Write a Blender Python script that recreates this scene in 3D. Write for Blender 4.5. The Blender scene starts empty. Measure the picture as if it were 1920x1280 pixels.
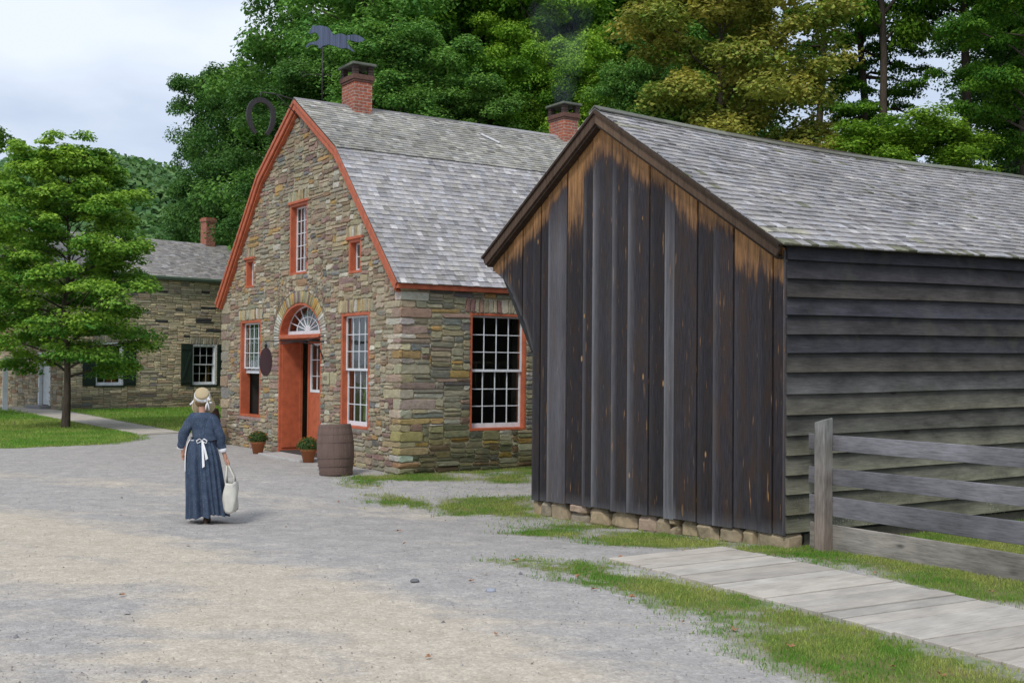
import bpy, math, random
import numpy as np
from mathutils import Vector, Matrix
from mathutils.geometry import tessellate_polygon
R = math.radians
random.seed(7)
scene = bpy.context.scene
COL = scene.collection

# ------------------------------------------------------------------ helpers
def tag(o, label=None, cat=None, group=None, kind=None):
    if label: o['label'] = label
    if cat: o['category'] = cat
    if group: o['group'] = group
    if kind: o['kind'] = kind
    return o

def empty(name, loc=(0, 0, 0), rz=0, label=None, cat=None, group=None, parent=None):
    o = bpy.data.objects.new(name, None); COL.objects.link(o)
    o.empty_display_size = .2
    o.location = loc; o.rotation_euler = (0, 0, rz)
    if parent: o.parent = parent
    return tag(o, label, cat, group)

class MB:
    """collects polygons with a colour per vertex and a material slot per face"""
    def __init__(s): s.v = []; s.f = []; s.c = []; s.m = []; s.sm = []
    def add(s, verts, faces, col=(.5, .5, .5), m=0, smooth=False):
        b = len(s.v); s.v.extend([tuple(p) for p in verts])
        if len(col) and hasattr(col[0], '__len__'): s.c.extend(col)
        else: s.c.extend([tuple(col)] * len(verts))
        for f in faces: s.f.append(tuple(i + b for i in f)); s.m.append(m); s.sm.append(smooth)
    def box(s, x0, x1, y0, y1, z0, z1, col=(.5, .5, .5), m=0):
        v = [(x0, y0, z0), (x1, y0, z0), (x1, y1, z0), (x0, y1, z0), (x0, y0, z1), (x1, y0, z1), (x1, y1, z1), (x0, y1, z1)]
        s.add(v, [(3, 2, 1, 0), (4, 5, 6, 7), (0, 1, 5, 4), (1, 2, 6, 5), (2, 3, 7, 6), (3, 0, 4, 7)], col, m)
    def hexa(s, v, col=(.5, .5, .5), m=0):
        s.add(v, [(3, 2, 1, 0), (4, 5, 6, 7), (0, 1, 5, 4), (1, 2, 6, 5), (2, 3, 7, 6), (3, 0, 4, 7)], col, m)
    def bar(s, p, q, w, h, col=(.5, .5, .5), m=0, up=(0, 0, 1)):
        p = Vector(p); q = Vector(q); d = (q - p).normalized(); u = Vector(up)
        sd = d.cross(u).normalized(); u = sd.cross(d).normalized()
        a = sd * w / 2; b = u * h / 2
        s.hexa([p - a - b, p + a - b, p + a + b, p - a + b, q - a - b, q + a - b, q + a + b, q - a + b], col, m)
    def prism(s, poly, vec, col=(.5, .5, .5), m=0):
        """poly: list of 3d points (planar), extruded by vec"""
        n = len(poly); vec = Vector(vec)
        P = [Vector(p) for p in poly]; Q = [p + vec for p in P]
        tris = tessellate_polygon([P])
        f = [tuple(t) for t in tris] + [tuple(i + n for i in reversed(t)) for t in tris]
        f += [(i, (i + 1) % n, (i + 1) % n + n, i + n) for i in range(n)]
        s.add(P + Q, f, col, m)
    def tube(s, pts, rad, n=8, col=(.5, .5, .5), m=0, smooth=True, flat=1.0):
        P = [Vector(p) for p in pts]
        if not hasattr(rad, '__len__'): rad = [rad] * len(P)
        vs = []; fs = []; last = None
        for i, p in enumerate(P):
            d = (P[min(i + 1, len(P) - 1)] - P[max(i - 1, 0)]).normalized()
            if last is None:
                a = d.cross(Vector((0, 0, 1)))
                if a.length < .1: a = d.cross(Vector((1, 0, 0)))
            else: a = last - d * last.dot(d)
            a.normalize(); last = a; b = d.cross(a)
            for k in range(n):
                t = 2 * math.pi * k / n
                vs.append(p + a * math.cos(t) * rad[i] + b * math.sin(t) * rad[i] * flat)
        for i in range(len(P) - 1):
            for k in range(n):
                fs.append((i * n + k, i * n + (k + 1) % n, (i + 1) * n + (k + 1) % n, (i + 1) * n + k))
        fs.append(tuple(range(n))[::-1]); fs.append(tuple((len(P) - 1) * n + k for k in range(n)))
        s.add(vs, fs, col, m, smooth)
    def lathe(s, prof, n=24, c=(0, 0, 0), col=(.5, .5, .5), m=0, smooth=True, wob=None):
        vs = []; fs = []
        for (r, z) in prof:
            for k in range(n):
                t = 2 * math.pi * k / n
                rr = r * (wob(k, z) if wob else 1)
                vs.append((c[0] + rr * math.cos(t), c[1] + rr * math.sin(t), c[2] + z))
        L = len(prof)
        for i in range(L - 1):
            for k in range(n):
                fs.append((i * n + k, i * n + (k + 1) % n, (i + 1) * n + (k + 1) % n, (i + 1) * n + k))
        s.add(vs, fs, col, m, smooth)
    def build(s, name, mats, parent=None, bevel=0, loc=None):
        if not isinstance(mats, (list, tuple)): mats = [mats]
        me = bpy.data.meshes.new(name)
        me.from_pydata(s.v, [], s.f)
        for mt in mats: me.materials.append(mt)
        me.polygons.foreach_set('material_index', s.m)
        me.polygons.foreach_set('use_smooth', s.sm)
        ca = me.color_attributes.new('Col', 'FLOAT_COLOR', 'POINT')
        arr = np.ones((len(s.v), 4), dtype=np.float32); arr[:, :3] = np.array(s.c, dtype=np.float32).reshape(-1, 3)
        ca.data.foreach_set('color', arr.ravel())
        me.update()
        o = bpy.data.objects.new(name, me); COL.objects.link(o)
        if parent: o.parent = parent
        if loc: o.location = loc
        if bevel:
            b = o.modifiers.new('bevel', 'BEVEL'); b.width = bevel; b.segments = 2; b.limit_method = 'ANGLE'; b.angle_limit = R(40)
        return o

def np_mesh(name, verts, faces, cols, mat, parent=None, smooth=False):
    """fast mesh from arrays: faces (F,k)"""
    me = bpy.data.meshes.new(name)
    n = len(verts); F, k = faces.shape
    me.vertices.add(n); me.vertices.foreach_set('co', verts.astype(np.float32).ravel())
    me.loops.add(F * k); me.loops.foreach_set('vertex_index', faces.astype(np.int32).ravel())
    me.polygons.add(F); me.polygons.foreach_set('loop_start', np.arange(0, F * k, k, dtype=np.int32))
    me.polygons.foreach_set('use_smooth', np.full(F, smooth))
    me.update(calc_edges=True)
    ca = me.color_attributes.new('Col', 'FLOAT_COLOR', 'POINT')
    arr = np.ones((n, 4), dtype=np.float32); arr[:, :3] = cols
    ca.data.foreach_set('color', arr.ravel())
    me.materials.append(mat); me.validate()
    o = bpy.data.objects.new(name, me); COL.objects.link(o)
    if parent: o.parent = parent
    return o

def copy_tree(src, parent=None):
    c = src.copy(); COL.objects.link(c)
    if parent: c.parent = parent
    for ch in list(src.children): copy_tree(ch, c)
    return c

def vnoise(x, y, seed=0):
    """value noise in numpy"""
    xi = np.floor(x).astype(np.int64); yi = np.floor(y).astype(np.int64); fx = x - xi; fy = y - yi
    def h(a, b):
        n = (a * 374761393 + b * 668265263 + seed * 974711) & 0x7fffffff
        n = ((n ^ (n >> 13)) * 1274126177) & 0x7fffffff
        return ((n ^ (n >> 16)) & 0xffff) / 65535.
    u = fx * fx * (3 - 2 * fx); v = fy * fy * (3 - 2 * fy)
    return (h(xi, yi) * (1 - u) + h(xi + 1, yi) * u) * (1 - v) + (h(xi, yi + 1) * (1 - u) + h(xi + 1, yi + 1) * u) * v
def fbm(x, y, seed=0, o=4):
    s = 0; a = .5; t = 0
    for i in range(o):
        s = s + a * vnoise(x * 2 ** i, y * 2 ** i, seed + i); t += a; a *= .5
    return s / t
def sstep(a, b, x):
    t = np.clip((x - a) / (b - a), 0, 1); return t * t * (3 - 2 * t)
def inpoly(px, py, poly):
    ins = np.zeros(px.shape, bool); n = len(poly)
    for i in range(n):
        x1, y1 = poly[i]; x2, y2 = poly[(i + 1) % n]
        if y1 == y2: continue
        c = ((y1 > py) != (y2 > py)) & (px < (x2 - x1) * (py - y1) / (y2 - y1) + x1)
        ins ^= c
    return ins

# ------------------------------------------------------------------ materials
class NT:
    def __init__(s, name):
        s.mat = bpy.data.materials.new(name); s.mat.use_nodes = True
        s.t = s.mat.node_tree; s.t.nodes.clear()
        s.out = s.t.nodes.new('ShaderNodeOutputMaterial')
    def n(s, typ, ins=None, **kw):
        nd = s.t.nodes.new(typ)
        for k, v in kw.items(): setattr(nd, k, v)
        for k, v in (ins or {}).items():
            if isinstance(v, bpy.types.NodeSocket): s.t.links.new(v, nd.inputs[k])
            else: nd.inputs[k].default_value = v
        return nd
    def coord(s, scale=(1, 1, 1), kind='Object'):
        tc = s.n('ShaderNodeTexCoord')
        return s.n('ShaderNodeMapping', {'Vector': tc.outputs[kind], 'Scale': scale}).outputs[0]
    def noise(s, vec, scale, detail=4, rough=.55, out=0):
        return s.n('ShaderNodeTexNoise', {'Vector': vec, 'Scale': scale, 'Detail': detail, 'Roughness': rough}).outputs[out]
    def ramp(s, fac, stops, interp='LINEAR'):
        r = s.n('ShaderNodeValToRGB', {'Fac': fac}); cr = r.color_ramp; cr.interpolation = interp
        while len(cr.elements) < len(stops): cr.elements.new(.5)
        for e, (p, c) in zip(cr.elements, stops):
            e.position = p; e.color = (*c, 1) if hasattr(c, '__len__') else (c, c, c, 1)
        return r.outputs[0]
    def mix(s, a, b, fac, mode='MIX'):
        m = s.n('ShaderNodeMix', data_type='RGBA', blend_type=mode)
        for idx, v in ((0, fac), (6, a), (7, b)):
            if isinstance(v, bpy.types.NodeSocket): s.t.links.new(v, m.inputs[idx])
            elif idx == 0: m.inputs[0].default_value = v
            else: m.inputs[idx].default_value = (*v, 1) if hasattr(v, '__len__') else (v, v, v, 1)
        return m.outputs[2]
    def math(s, op, a, b=0, clamp=False):
        m = s.n('ShaderNodeMath', operation=op, use_clamp=clamp)
        for i, v in enumerate((a, b)):
            if isinstance(v, bpy.types.NodeSocket): s.t.links.new(v, m.inputs[i])
            else: m.inputs[i].default_value = v
        return m.outputs[0]
    def attr(s): return s.n('ShaderNodeAttribute', attribute_name='Col')
    def sep(s, col): return s.n('ShaderNodeSeparateColor', {0: col}).outputs
    def bump(s, h, strength=.5, dist=.01):
        return s.n('ShaderNodeBump', {'Height': h, 'Strength': strength, 'Distance': dist}).outputs[0]
    def done(s, col, rough=.8, normal=None, spec=.3, metal=0):
        b = s.n('ShaderNodeBsdfPrincipled', {'Base Color': col if isinstance(col, bpy.types.NodeSocket) else (*col, 1), 'Roughness': rough, 'Metallic': metal, 'Specular IOR Level': spec})
        if normal is not None: s.t.links.new(normal, b.inputs['Normal'])
        s.t.links.new(b.outputs[0], s.out.inputs[0]); return s.mat

def m_stone():
    t = NT('rubble_stone'); v = t.coord(); c = t.attr().outputs['Color']
    n1 = t.noise(v, 14, 6, .65); n2 = t.noise(v, 60, 4, .6); n3 = t.noise(v, 5, 3)
    g = t.ramp(n1, [(.25, .62), (.5, 1.), (.75, 1.35)])
    c2 = t.mix(c, g, .8, 'MULTIPLY')
    g2 = t.ramp(n2, [(.3, .75), (.7, 1.2)]); c2 = t.mix(c2, g2, .7, 'MULTIPLY')
    c2 = t.mix(c2, (.36, .27, .15), t.ramp(n3, [(.55, 0), (.75, .35)]))
    h = t.math('ADD', n1, t.math('MULTIPLY', n2, .4))
    return t.done(c2, .92, t.bump(h, .7, .02), .15)
def m_attr(name, nscale=30, amt=.4, rough=.85, bump=.3, dist=.004, scale=(1, 1, 1), spec=.2, detail=5):
    t = NT(name); v = t.coord(scale); c = t.attr().outputs['Color']
    n1 = t.noise(v, nscale, detail, .6)
    g = t.ramp(n1, [(.25, 1 - amt), (.5, 1.), (.75, 1 + amt * .8)])
    return t.done(t.mix(c, g, 1, 'MULTIPLY'), rough, t.bump(n1, bump, dist), spec)
def m_paint(name, col, wear=.12, rough=.5, bump=.15):
    t = NT(name); v = t.coord(); n1 = t.noise(v, 6, 6, .65); n2 = t.noise(t.coord((3, 3, .6)), 40, 3)
    c = t.mix(col, [x * (1 - wear * 2.2) for x in col], t.ramp(n1, [(.4, 0), (.75, 1)]))
    c = t.mix(c, [min(1, x * 1.25 + .02) for x in col], t.ramp(n2, [(.6, 0), (.9, .5)]))
    return t.done(c, rough, t.bump(t.math('ADD', n2, n1), bump, .004), .3)
def m_leaf(name, c1, c2, dark=None):
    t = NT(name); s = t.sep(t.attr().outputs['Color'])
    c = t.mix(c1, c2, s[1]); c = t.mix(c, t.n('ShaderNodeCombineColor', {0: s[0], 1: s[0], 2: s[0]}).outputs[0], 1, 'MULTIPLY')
    rnd = t.n('ShaderNodeObjectInfo').outputs['Random']
    c = t.mix(c, t.ramp(rnd, [(0, .85), (1, 1.15)]), 1, 'MULTIPLY')
    d = t.n('ShaderNodeBsdfPrincipled', {'Base Color': c, 'Roughness': .6, 'Specular IOR Level': .12})
    tr = t.n('ShaderNodeBsdfTranslucent', {'Color': t.mix(c, (1., 1.25, .45), .5, 'MULTIPLY')})
    m = t.n('ShaderNodeMixShader', {0: .3, 1: d.outputs[0], 2: tr.outputs[0]})
    t.t.links.new(m.outputs[0], t.out.inputs[0]); return t.mat
def m_glass():
    t = NT('window_glass'); v = t.coord(); n = t.noise(v, 3.5, 2)
    nm = t.bump(n, .25, .02)
    gl = t.n('ShaderNodeBsdfGlossy', {'Color': (1, 1, 1, 1), 'Roughness': .03, 'Normal': nm})
    tr = t.n('ShaderNodeBsdfTransparent', {'Color': (.82, .86, .84, 1)})
    lw = t.n('ShaderNodeLayerWeight', {'Blend': .5})
    f2 = t.math('ADD', t.math('MULTIPLY', t.math('POWER', lw.outputs['Facing'], 4.), .5), .06, True)
    m = t.n('ShaderNodeMixShader', {0: f2, 1: tr.outputs[0], 2: gl.outputs[0]})
    t.t.links.new(m.outputs[0], t.out.inputs[0]); return t.mat
def m_brick():
    t = NT('chimney_brick')
    tc = t.n('ShaderNodeTexCoord'); sp = t.n('ShaderNodeSeparateXYZ', {0: tc.outputs['Object']})
    u = t.math('ADD', sp.outputs[0], sp.outputs[1])
    cv = t.n('ShaderNodeCombineXYZ', {0: u, 1: sp.outputs[2], 2: 0.})
    b = t.n('ShaderNodeTexBrick', {'Vector': cv.outputs[0], 'Color1': (.40, .12, .07, 1), 'Color2': (.26, .10, .075, 1), 'Mortar': (.42, .34, .27, 1), 'Scale': 1., 'Mortar Size': .007, 'Bias': -.1, 'Brick Width': .2, 'Row Height': .072})
    n1 = t.noise(tc.outputs['Object'], 20, 5, .6)
    c = t.mix(b.outputs[0], t.ramp(n1, [(.3, .6), (.7, 1.3)]), .9, 'MULTIPLY')
    return t.done(c, .9, t.bump(t.math('SUBTRACT', t.math('MULTIPLY', n1, .4), b.outputs['Fac']), .8, .008), .2)
def m_boards():
    """dark weathered vertical boards; Col.r = fresh wood amount, Col.g = board tone, Col.b = pale edge"""
    t = NT('weathered_boards'); s = t.sep(t.attr().outputs['Color'])
    v = t.coord((1, 1, .05)); n1 = t.noise(v, 90, 5, .6); n2 = t.noise(t.coord((1, 1, .12)), 22, 4, .6); n3 = t.noise(t.coord((1, 1, .25)), 7, 4)
    dk = t.mix((.009, .008, .0095), (.050, .043, .049), t.ramp(n1, [(.3, 0), (.75, 1)]))
    dk = t.mix(dk, (.045, .026, .016), t.ramp(n3, [(.45, 0), (.7, .75)]))
    dk = t.mix(dk, t.n('ShaderNodeCombineColor', {0: s[1], 1: s[1], 2: s[1]}).outputs[0], 1, 'MULTIPLY')
    pale = t.mix((.15, .155, .175), (.25, .25, .26), n1)
    dk = t.mix(dk, pale, t.math('MULTIPLY', s[2], t.ramp(n2, [(.15, .55), (.6, 1.)])))
    fr = t.mix((.64, .34, .125), (.30, .14, .052), t.ramp(n1, [(.3, 0), (.75, 1)]))
    f = t.math('ADD', s[0], t.math('MULTIPLY', t.math('SUBTRACT', n2, .5), 1.3))
    f = t.math('MULTIPLY', f, t.ramp(s[0], [(.0, 0), (.22, 1)]))
    c = t.mix(dk, (.09, .05, .03), t.ramp(f, [(.03, 0), (.30, .9)]))
    c = t.mix(c, fr, t.ramp(f, [(.20, 0), (1.0, .95)]))
    # small knots and chips of fresh wood
    vo = t.n('ShaderNodeTexVoronoi', {'Vector': t.coord((1, 1, .38)), 'Scale': 3.2, 'Randomness': 1.})
    k = t.ramp(vo.outputs['Distance'], [(.03, 1), (.06, 0)])
    c = t.mix(c, (.42, .24, .10), t.math('MULTIPLY', k, .8))
    sl = t.noise(t.coord((1, 1, .07)), 38, 2, .5)
    c = t.mix(c, (.40, .22, .09), t.math('MULTIPLY', t.ramp(sl, [(.68, 0), (.75, .8)]), t.ramp(n3, [(.4, 0), (.6, 1)])))
    return t.done(c, .75, t.bump(t.math('ADD', n1, t.math('MULTIPLY', n2, .5)), .5, .006), .25)
def m_clap():
    t = NT('weathered_clapboard'); c = t.attr().outputs['Color']
    n1 = t.noise(t.coord((.05, 1, 1)), 90, 5, .6); n2 = t.noise(t.coord((.35, 1, 1)), 5, 5, .65); n3 = t.noise(t.coord(), 2.2, 4)
    g = t.ramp(n1, [(.3, .7), (.7, 1.25)]); c2 = t.mix(c, g, 1, 'MULTIPLY')
    c2 = t.mix(c2, t.ramp(n2, [(.25, .45), (.5, 1.), (.78, 1.6)]), 1, 'MULTIPLY')
    c2 = t.mix(c2, (.085, .088, .055), t.ramp(n3, [(.55, 0), (.7, .3)]))
    vo = t.n('ShaderNodeTexVoronoi', {'Vector': t.coord((.5, 1, 1)), 'Scale': 2.3})
    kn = t.ramp(vo.outputs['Distance'], [(.04, .9), (.09, 0)])
    c2 = t.mix(c2, (.03, .024, .02), kn)
    vo2 = t.n('ShaderNodeTexVoronoi', {'Vector': t.coord((1, 1, 1)), 'Scale': 46})
    sp = t.n('ShaderNodeSeparateXYZ', {0: t.n('ShaderNodeTexCoord').outputs['Object']})
    low = t.ramp(sp.outputs[2], [(.1, 1), (.75, 0)])
    lich = t.math('MULTIPLY', t.math('MULTIPLY', t.ramp(vo2.outputs['Distance'], [(.2, 1), (.32, 0)]), low), t.ramp(n3, [(.52, 0), (.62, 1)]))
    c2 = t.mix(c2, (.38, .42, .30), lich)
    return t.done(c2, .8, t.bump(n1, .4, .004), .2)
def m_wood(name, scl, rot=0, amt=.35, knots=True, kscale=2.6):
    t = NT(name); c = t.attr().outputs['Color']; tc = t.n('ShaderNodeTexCoord')
    def co(sc): return t.n('ShaderNodeMapping', {'Vector': tc.outputs['Object'], 'Rotation': (0, 0, rot), 'Scale': sc}).outputs[0]
    n1 = t.noise(co(scl), 75, 5, .6); n2 = t.noise(co(tuple(.35 + .65 * x for x in scl)), 7, 5, .62); n3 = t.noise(co((1, 1, 1)), 2.4, 3)
    c2 = t.mix(c, t.ramp(n1, [(.25, 1 - amt), (.5, 1.), (.75, 1 + amt * .7)]), 1, 'MULTIPLY')
    c2 = t.mix(c2, t.ramp(n2, [(.25, 1 - amt * .8), (.55, 1.), (.8, 1 + amt * .5)]), 1, 'MULTIPLY')
    c2 = t.mix(c2, t.ramp(n3, [(.3, .88), (.7, 1.1)]), 1, 'MULTIPLY')
    if knots:
        vo = t.n('ShaderNodeTexVoronoi', {'Vector': co(tuple(.4 + .6 * x for x in scl)), 'Scale': kscale})
        c2 = t.mix(c2, (.05, .045, .045), t.ramp(vo.outputs['Distance'], [(.03, .75), (.085, 0)]))
    return t.done(c2, .8, t.bump(n1, .5, .004), .2)
def m_ground():
    """Col.r = grass, Col.g = sand tint, Col.b = forest floor"""
    t = NT('gravel_and_grass'); v = t.coord(); s = t.sep(t.attr().outputs['Color'])
    big = t.noise(v, .55, 5, .6); mid = t.noise(v, 3.2, 5, .65); fine = t.noise(v, 42, 3, .6)
    vo = t.n('ShaderNodeTexVoronoi', {'Vector': v, 'Scale': 55.}); vo2 = t.n('ShaderNodeTexVoronoi', {'Vector': v, 'Scale': 21.})
    gc = t.mix((.325, .308, .292), (.43, .405, .378), t.ramp(mid, [(.3, 0), (.7, 1)]))
    sc = t.mix((.455, .395, .315), (.54, .48, .395), t.ramp(mid, [(.3, 0), (.7, 1)]))
    mr = t.n('ShaderNodeMapping', {'Vector': t.n('ShaderNodeTexCoord').outputs['Object'], 'Rotation': (0, 0, R(42)), 'Scale': (.35, 1.9, 1)})
    strk = t.noise(mr.outputs[0], 1.1, 6, .62)
    sand = t.math('ADD', s[1], t.math('MULTIPLY', t.math('SUBTRACT', strk, .5), 1.9))
    sand = t.math('ADD', sand, t.math('MULTIPLY', t.math('SUBTRACT', big, .5), .7))
    sand = t.math('ADD', sand, t.math('MULTIPLY', t.math('SUBTRACT', mid, .5), .9))
    c = t.mix(gc, sc, t.ramp(sand, [(.15, 0), (.75, 1)]))
    st = t.ramp(t.sep(vo.outputs['Color'])[0], [(0, .62), (.5, .98), (.85, 1.1), (1, 1.4)])
    c = t.mix(c, st, .38, 'MULTIPLY')
    st2 = t.ramp(t.sep(vo2.outputs['Color'])[0], [(0, .8), (.7, 1.), (1, 1.2)]); c = t.mix(c, st2, .5, 'MULTIPLY')
    c = t.mix(c, t.ramp(fine, [(.25, .8), (.75, 1.2)]), .5, 'MULTIPLY')
    gr = t.mix((.20, .17, .08), (.10, .15, .035), t.ramp(mid, [(.35, 0), (.6, 1)]))
    c = t.mix(c, gr, t.ramp(t.math('ADD', s[0], t.math('MULTIPLY', t.math('SUBTRACT', mid, .5), .6)), [(.3, 0), (.7, 1)]))
    fo = t.mix((.018, .015, .009), (.02, .032, .01), t.ramp(mid, [(.4, 0), (.6, 1)]))
    c = t.mix(c, fo, s[2])
    h = t.math('ADD', t.math('MULTIPLY', vo.outputs['Distance'], -1.), t.math('MULTIPLY', fine, .8))
    return t.done(c, .95, t.bump(h, .32, .012), .1)
def m_cloth():
    t = NT('printed_calico'); v = t.coord(kind='Object')
    n1 = t.noise(v, 12, 4); vo = t.n('ShaderNodeTexVoronoi', {'Vector': v, 'Scale': 42., 'Randomness': .55})
    c = t.mix((.046, .066, .108), (.068, .092, .138), t.ramp(n1, [(.35, 0), (.65, 1)]))
    c = t.mix(c, (.16, .24, .34), t.ramp(vo.outputs['Distance'], [(.12, .75), (.24, 0)]))
    return t.done(c, .9, t.bump(n1, .2, .01), .1)
def m_metal(name, col, rough=.6):
    t = NT(name); n = t.noise(t.coord(), 25, 5); c = t.mix(col, [x * .5 for x in col], t.ramp(n, [(.35, 0), (.7, 1)]))
    return t.done(c, rough, t.bump(n, .3, .003), .4)

M = dict(
    stone=m_stone(), mortar=m_attr('lime_mortar', 35, .3, .95, .6, .01), red=m_paint('red_paint', (.50, .13, .06), .17, .5, .2),
    white=m_paint('white_paint', (.72, .74, .76), .1, .45, .1), green=m_paint('dark_green_paint', (.025, .04, .03), .1, .5),
    gutter=m_paint('pale_green_paint', (.22, .29, .23), .1, .5),
    shingle=m_attr('roof_shingle', 55, .35, .85, .5, .004, (.25, 1, .25)), shinglef=m_attr('cedar_shake', 55, .35, .85, .5, .004),
    boards=m_boards(), clap=m_clap(), ground=m_ground(), glass=m_glass(), brick=m_brick(), cloth=m_cloth(),
    rail=m_wood('grey_fence_wood', (.07, .07, 1.), 0, .42), postw=m_wood('grey_post_wood', (1., 1., .08), 0, .4, False), plank=m_wood('pale_boardwalk_wood', (.06, 1., 1.), 0, .22, True, 1.3),
    iron=m_metal('dark_iron', (.035, .03, .03)), sootbrick=m_attr('sooty_brick', 18, .4, .9, .5, .008), dark=m_attr('dark_interior', 3, .2, .95),
    barrel=m_attr('painted_barrel', 12, .18, .6, .3, .003, (1, 1, .2)), terra=m_attr('terracotta', 10, .15, .8, .2, .002),
    rock=m_attr('foundation_rock', 9, .35, .9, .6, .02), trim=m_attr('brown_trim_wood', 30, .45, .75, .4, .003, (.1, 1, .1)),
    bark=m_attr('bark', 18, .5, .95, .8, .02, (1, 1, .25)), white2=m_paint('white_cloth', (.78, .78, .80), .05, .9, .1),
    straw=m_attr('straw', 120, .25, .8, .4, .002), skin=m_attr('skin', 10, .08, .55, .1, .001), hair=m_attr('hair', 60, .4, .6, .4, .002, (1, 1, .2)),
    leather=m_attr('worn_leather', 30, .3, .6, .2, .001), canvas=m_attr('canvas', 14, .12, .9, .3, .004), concrete=m_attr('threshold_stone', 12, .2, .9, .3, .003),
    vane=m_attr('streaked_blue_paint', 16, .75, .6, .2, .002, (3, 3, .06)), blue=m_attr('blue_black_paint', 45, .6, .6, .2, .002, (1, 1, .08)), pebble=m_attr('pebble', 30, .3, .9, .3, .004), deadleaf=m_attr('dead_leaf', 40, .3, .8, .2, .002),
    grass=m_leaf('grass_blades', (.13, .285, .04), (.38, .41, .12)),
)
LEAF = dict(
    dark=m_leaf('leaves_dark_green', (.055, .15, .036), (.125, .25, .05)),
    mid=m_leaf('leaves_mid_green', (.075, .205, .048), (.215, .385, .07)),
    bright=m_leaf('leaves_yellow_green', (.10, .245, .025), (.30, .46, .045)),
    autumn=m_leaf('leaves_turning', (.15, .26, .045), (.50, .41, .09)),
    deep=m_leaf('leaves_deep_green', (.055, .17, .022), (.22, .41, .035)),  # deep green, the leaves' own colour
    maple=m_leaf('leaves_maple', (.06, .20, .035), (.34, .50, .06)),
    mum=m_leaf('leaves_mum', (.05, .10, .03), (.10, .15, .045)),
)

# ------------------------------------------------------------------ terrain
def gheight(x, y):
    x = np.asarray(x, float); y = np.asarray(y, float)
    d = -.2 * np.exp(-((x - .4) / 4.5) ** 2 - ((y - 16.5) / 3) ** 2)
    hill = np.clip(y - 37 - .0 * x, 0, 75) * .17 * sstep(-12.5, -4, x)
    hill = hill + np.clip(x - 10, 0, 22) * .80 * sstep(28, 42, y) * (1 - .8 * sstep(48, 60, y))
    far = sstep(150, 380, y) * 30 * sstep(-60, 60, x)
    return d + hill + far + (fbm(x * .12, y * .12, 5, 2) - .5) * .08 * sstep(40, 46, y)
def gz(x, y): return float(gheight(x, y))

GRASS = [
    [(-3.35, 21.0), (-2.9, 20.4), (-2.3, 18.6), (-1.75, 17.1), (-1.3, 18.0), (-.9, 16.7), (.45, 17.1), (.7, 18.6), (1.6, 23.9), (-2.02, 21.2)],
    [(-.25, 16.3), (-.1, 15.4), (.35, 14.25), (.9, 13.62), (1.5, 13.2), (1.95, 12.95), (2.5, 12.9), (4.3, 9.5), (6.5, 5.5), (9, 6.5), (4.9, 11.2), (3.2, 13.2), (.5, 17.4)],
    [(1.05, 12.15), (.45, 12.35), (.1, 12.45), (.1, 11.9), (.55, 11.6), (.6, 11.0), (1.05, 10.2), (1.35, 8.9), (1.7, 8.2), (1.95, 7.4), (2.4, 5.5), (4.6, 5.5), (3.5, 7.7)],
    [(3.0, 13.2), (14, 20.5), (24, 12), (6.5, 5.9)],
    [(-11.2, 26.5), (-9.75, 27.9), (-9.45, 29.8), (-9.98, 31.7), (-13.7, 38.2), (-19.4, 45.9), (-24, 53), (-60, 60), (-60, 30), (-20, 25.2)],
    [(-9.2, 32.75), (-7.7, 32.9), (-5.6, 34.5), (-1, 41), (-8, 75), (-22, 75), (-23, 54), (-17, 45.3)],
]
def masks(x, y):
    gs = 0
    for k in range(4):
        a = k * 1.9 + .4; r = .16 + .05 * k
        g, s, f = masks0(x + r * math.cos(a), y + r * math.sin(a) * .8); gs = gs + g / 4
    return gs, s, f
def masks0(x, y):
    jx = (fbm(x * 2.3, y * 2.3, 11, 4) - .5) * .9; jy = (fbm(x * 2.3, y * 2.3, 31, 4) - .5) * .9
    g = np.zeros(x.shape)
    for i, p in enumerate(GRASS):
        k = .9 if i < 3 else .35
        m = inpoly(x + jx * k, y + jy * k, p).astype(float)
        if i < 2:
            m *= np.clip((fbm(x * 1.7, y * 1.7, 71, 4) - .34) * 5, .3, 1)
        if i == 2: m *= np.clip((fbm(x * 2.1, y * 2.1, 77, 4) - .27) * 5, .3, 1)
        g = np.maximum(g, m)
    hole = inpoly(x + jx * .8, y + jy * .8, [(-2.0, 20.2), (-2.5, 18.9), (-1.6, 18.2), (.6, 18.7), (.8, 20.1)])
    g = np.where(hole, g * .15, g)
    # bare sandy ruts: long stripes swinging across the road
    s = np.zeros(x.shape)
    def band(p, w, a):
        nonlocal s
        best = np.full(x.shape, 1e9)
        for (x1, y1), (x2, y2) in zip(p[:-1], p[1:]):
            dx, dy = x2 - x1, y2 - y1; t = np.clip(((x - x1) * dx + (y - y1) * dy) / (dx * dx + dy * dy), 0, 1)
            best = np.minimum(best, np.hypot(x - x1 - t * dx, y - y1 - t * dy))
        s = np.maximum(s, a * np.exp(-(best / w) ** 2))
    band([(-12, 19.0), (-6, 14.4), (-2.6, 11.2), (-.9, 9.2), (.5, 7.0), (1.4, 5)], .95, .95)
    band([(-9, 14.4), (-4, 11.4), (-1.9, 8.7), (-.9, 6)], 1.1, .8)
    band([(-7, 10.5), (-3.6, 8.6), (-2.4, 6)], .45, .5)
    band([(-16, 24.5), (-9, 20.5), (-5, 18.2)], .6, .45)
    band([(-4.2, 17.6), (-1, 16.3)], .7, .3)
    grey = np.exp(-((x + 3.0) / .5) ** 2 - ((y - 9.3) / 1.1) ** 2)
    s = s * (1 - .8 * grey)
    f = sstep(37.5, 41, y) * sstep(-11.5, -8, x)
    f = np.maximum(f, sstep(18, 21, x) * sstep(10, 16, y))
    return g, s, f

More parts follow.
